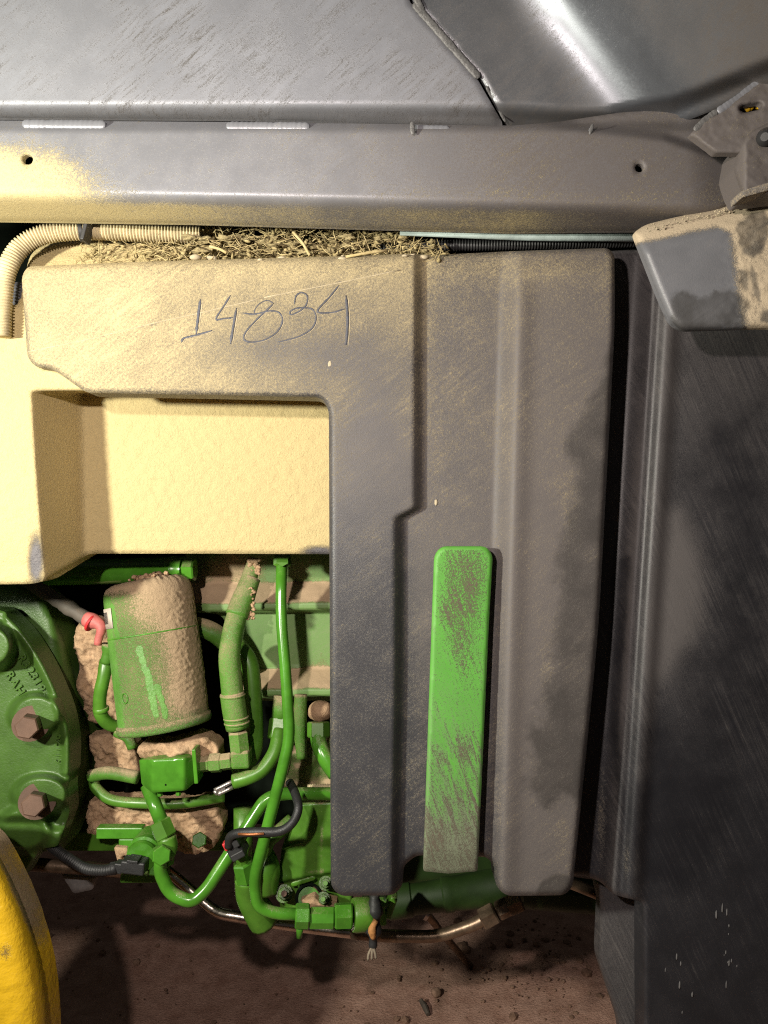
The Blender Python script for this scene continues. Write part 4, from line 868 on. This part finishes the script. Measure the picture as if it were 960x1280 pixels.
tube('sheath', [(362, 978, .95), (369, 992, .93), (373, 1010, .912), (366, 1028, .908), (350, 1039, .908), (325, 1040, .908), (300, 1041, .915), (288, 1046, .922), (286, 1058, .93)], 5.6, M['black'], t, smooth=True)
tube('copper_core', [(298, 1042.5, .9085), (312, 1043, .902), (330, 1042, .9015)], 1.6, M['copper'], t)

# bottom hex fittings
t = thing('hex_coupling', (405, 1160, .95), 'row of green hex couplings at the end of the long thin pipe', 'fitting')
prism('hex_nut', (369, 1145, .935), (387, 1145, .937), 14.5, M['green_clean'], t, phase=.5); prism('coupling_body', (387, 1147, .94), (418, 1147, .942), 13, M['green_clean'], t, 8); prism('hex_nut', (418, 1145, .942), (440, 1144, .945), 15.5, M['green_clean'], t, phase=.2)
lathe('end_ring', (441, 1144, .95), (462, 1143, .955), [(0, 19), (.15, 20), (.85, 20), (1, 19)], M['green'], t, 28)
tube('bleed_nipple', [(375, 1156, .935), (374, 1172, .935)], [5, 6, 3.5], M['green_clean'], t)

# steel tubes
t = thing('bare_steel_tube', (400, 1160, 1.05), 'bare bent steel tube passing below the green pipes', 'tube')
tube('tube', [(205, 1086, 1.06), (228, 1104, 1.06), (270, 1141, 1.05), (345, 1154, 1.045), (400, 1161, 1.045), (452, 1167, 1.04)], 7, M['chrome'], t, rad=14, n=18); tube('tarnished_run', [(440, 1166, 1.04), (480, 1170, 1.035), (548, 1171, 1.035), (592, 1156, 1.03), (612, 1145, 1.03)], 7.5, M['bronze'], t, rad=20, n=18)
prism('nut', (602, 1150, 1.03), (620, 1140, 1.03), 14, M['bronze'], t); prism('nut', (622, 1139, 1.03), (636, 1132, 1.03), 12, M['bronze'], t, 8); prism('nut', (634, 1134, 1.03), (652, 1126, 1.03), 13, M['bronze'], t)
o = tube('bronze_tube', [(20, 1079, 1.06), (90, 1084, 1.06), (190, 1092, 1.06)], 8, M['bronze']); tag(o, 'tarnished straight tube below the green housing', 'tube')
o = tube('bronze_tube', [(690, 1095, .98), (735, 1112, .98), (780, 1132, .98)], 7, M['bronze']); tag(o, 'tarnished tube sloping between shield and side guard', 'tube')
t = thing('axle_tube', (610, 1130, 1.08), 'shade darkened green axle tube with collars below the black shield', 'axle')
lathe('tube_body', (455, 1133, 1.08), (650, 1105, 1.08), [(0, 18), (.15, 18), (.16, 20), (.3, 20), (.31, 18), (.5, 19), (.51, 21), (.56, 21), (.57, 20), (.8, 22), (1, 22)], M['green_grimy_shaded'], t, 36)
sheet('end_casting', [(600, 1112, 4), (690, 1108, 4), (760, 1118, 4), (775, 1146, 6), (700, 1140, 4), (625, 1134, 4)], 1.06, M['green_grimy_shaded'], t, 3, 8, 5, .04)
o = sheet('dark_crossmember', [(450, 1030, 4), (660, 1030, 4), (640, 1095, 6), (480, 1112, 6)], 1.12, M['green_grimy_shaded'], None, 4, 8, 5, .04); tag(o, 'shade darkened green crossmember behind the foot of green strip', 'crossmember')
t = thing('hose_bracket', (480, 1140, 1.0), 'dark green angled clamp beside the ragged tape', 'bracket')
block('arm', 484, 1122, 493, 1150, .99, 1.02, M['green'], t, .002, -.35); block('arm', 474, 1128, 482, 1158, .985, 1.0, M['green_clean'], t, .002, .1); prism('pin', (479, 1130, .985), (479, 1130, .975), 5, M['green'], t)
t = thing('ragged_tape', (467, 1195, .95), 'ragged black and orange tape end hanging under the pipes', 'tape')
tube('strap', [(468, 1118, .95), (469, 1140, .945), (467, 1165, .94), (466, 1186, .94)], [7, 8, 9, 4], M['black_dusty'], t, smooth=True, wob=.7); tube('orange_shred', [(470, 1150, .93), (465, 1162, .928), (467, 1174, .93)], [3, 5, 2.5], M['orange_tie'], t, smooth=True, wob=.6)
for k, x in enumerate((461, 465, 469)): tube('frayed_end', [(466, 1182, .937), (x, 1192, .935), (x - 1 + k, 1200 - k, .935)], 1.6, M['pale'], t, smooth=True)
o = sheet('grey_tab', [(76, 1092, 2), (122, 1094, 2), (116, 1112, 3), (92, 1117, 3)], 1.1, M['grey_plate'], None, 2.5, 4, 3, .01); tag(o, 'small grey metal tab hanging below the tarnished straight tube', 'tab')
t = thing('ground_rod', (545, 1160, 1.5), 'dark rod with ring end sloping down to the dirt', 'rod')
tube('rod', [(533, 1141, 1.35), (552, 1166, 1.45), (590, 1210, 1.55)], 4.5, M['bronze'], t); lathe('ring_end', (531, 1141, 1.34), (535, 1143, 1.34), [(0, 8), (1, 8)], M['zinc'], t, 18)
t = thing('lower_sill', (120, 1060, 1.1), 'shaded green sill under the housing behind the black cable', 'beam')
block('sill_beam', 60, 1040, 300, 1064, 1.12, 1.16, M['green'], t); block('sill_beam', 150, 1094, 205, 1104, 1.0, 1.03, M['green'], t)

# stones and sticks that can be told apart on the ground
def on_ground(px, py): d = H * F / (py - 640); return W(px, py, d)
for px, py, r, lab in ((577, 1188, .013, 'brown clod lying at the foot of the dark rod'), (738, 1250, .011, 'round pinkish stone near the side guard'), (545, 1245, .010, 'small brown clod on bare ground left of the crumbs')):
    c = on_ground(px, py); V, Fc = blob_vf(c + np.array([0, 0, r * .6]), r, int(px), 3, .5, (1, 1, .8)); tag(mesh_obj('clod', V, Fc, M['crumb']), lab, 'clod', 'clods on the dirt')
for (ax, ay), (bx, by), lab in (((526, 1258), (535, 1272), 'pale broken stick standing out of the dirt'), ((620, 1200), (642, 1199), 'pale flat stick lying on the loose crumbs')):
    A, B = on_ground(ax, ay), on_ground(bx, by); A[2] += .012; B[2] += .006; V, Fc = sweep([A, (A + B) / 2 + [0, 0, .002], B], [.004, .0055, .004], 7); tag(mesh_obj('stick', V, Fc, M['grey_wire'], smooth=False), lab, 'stick', 'sticks on the dirt')
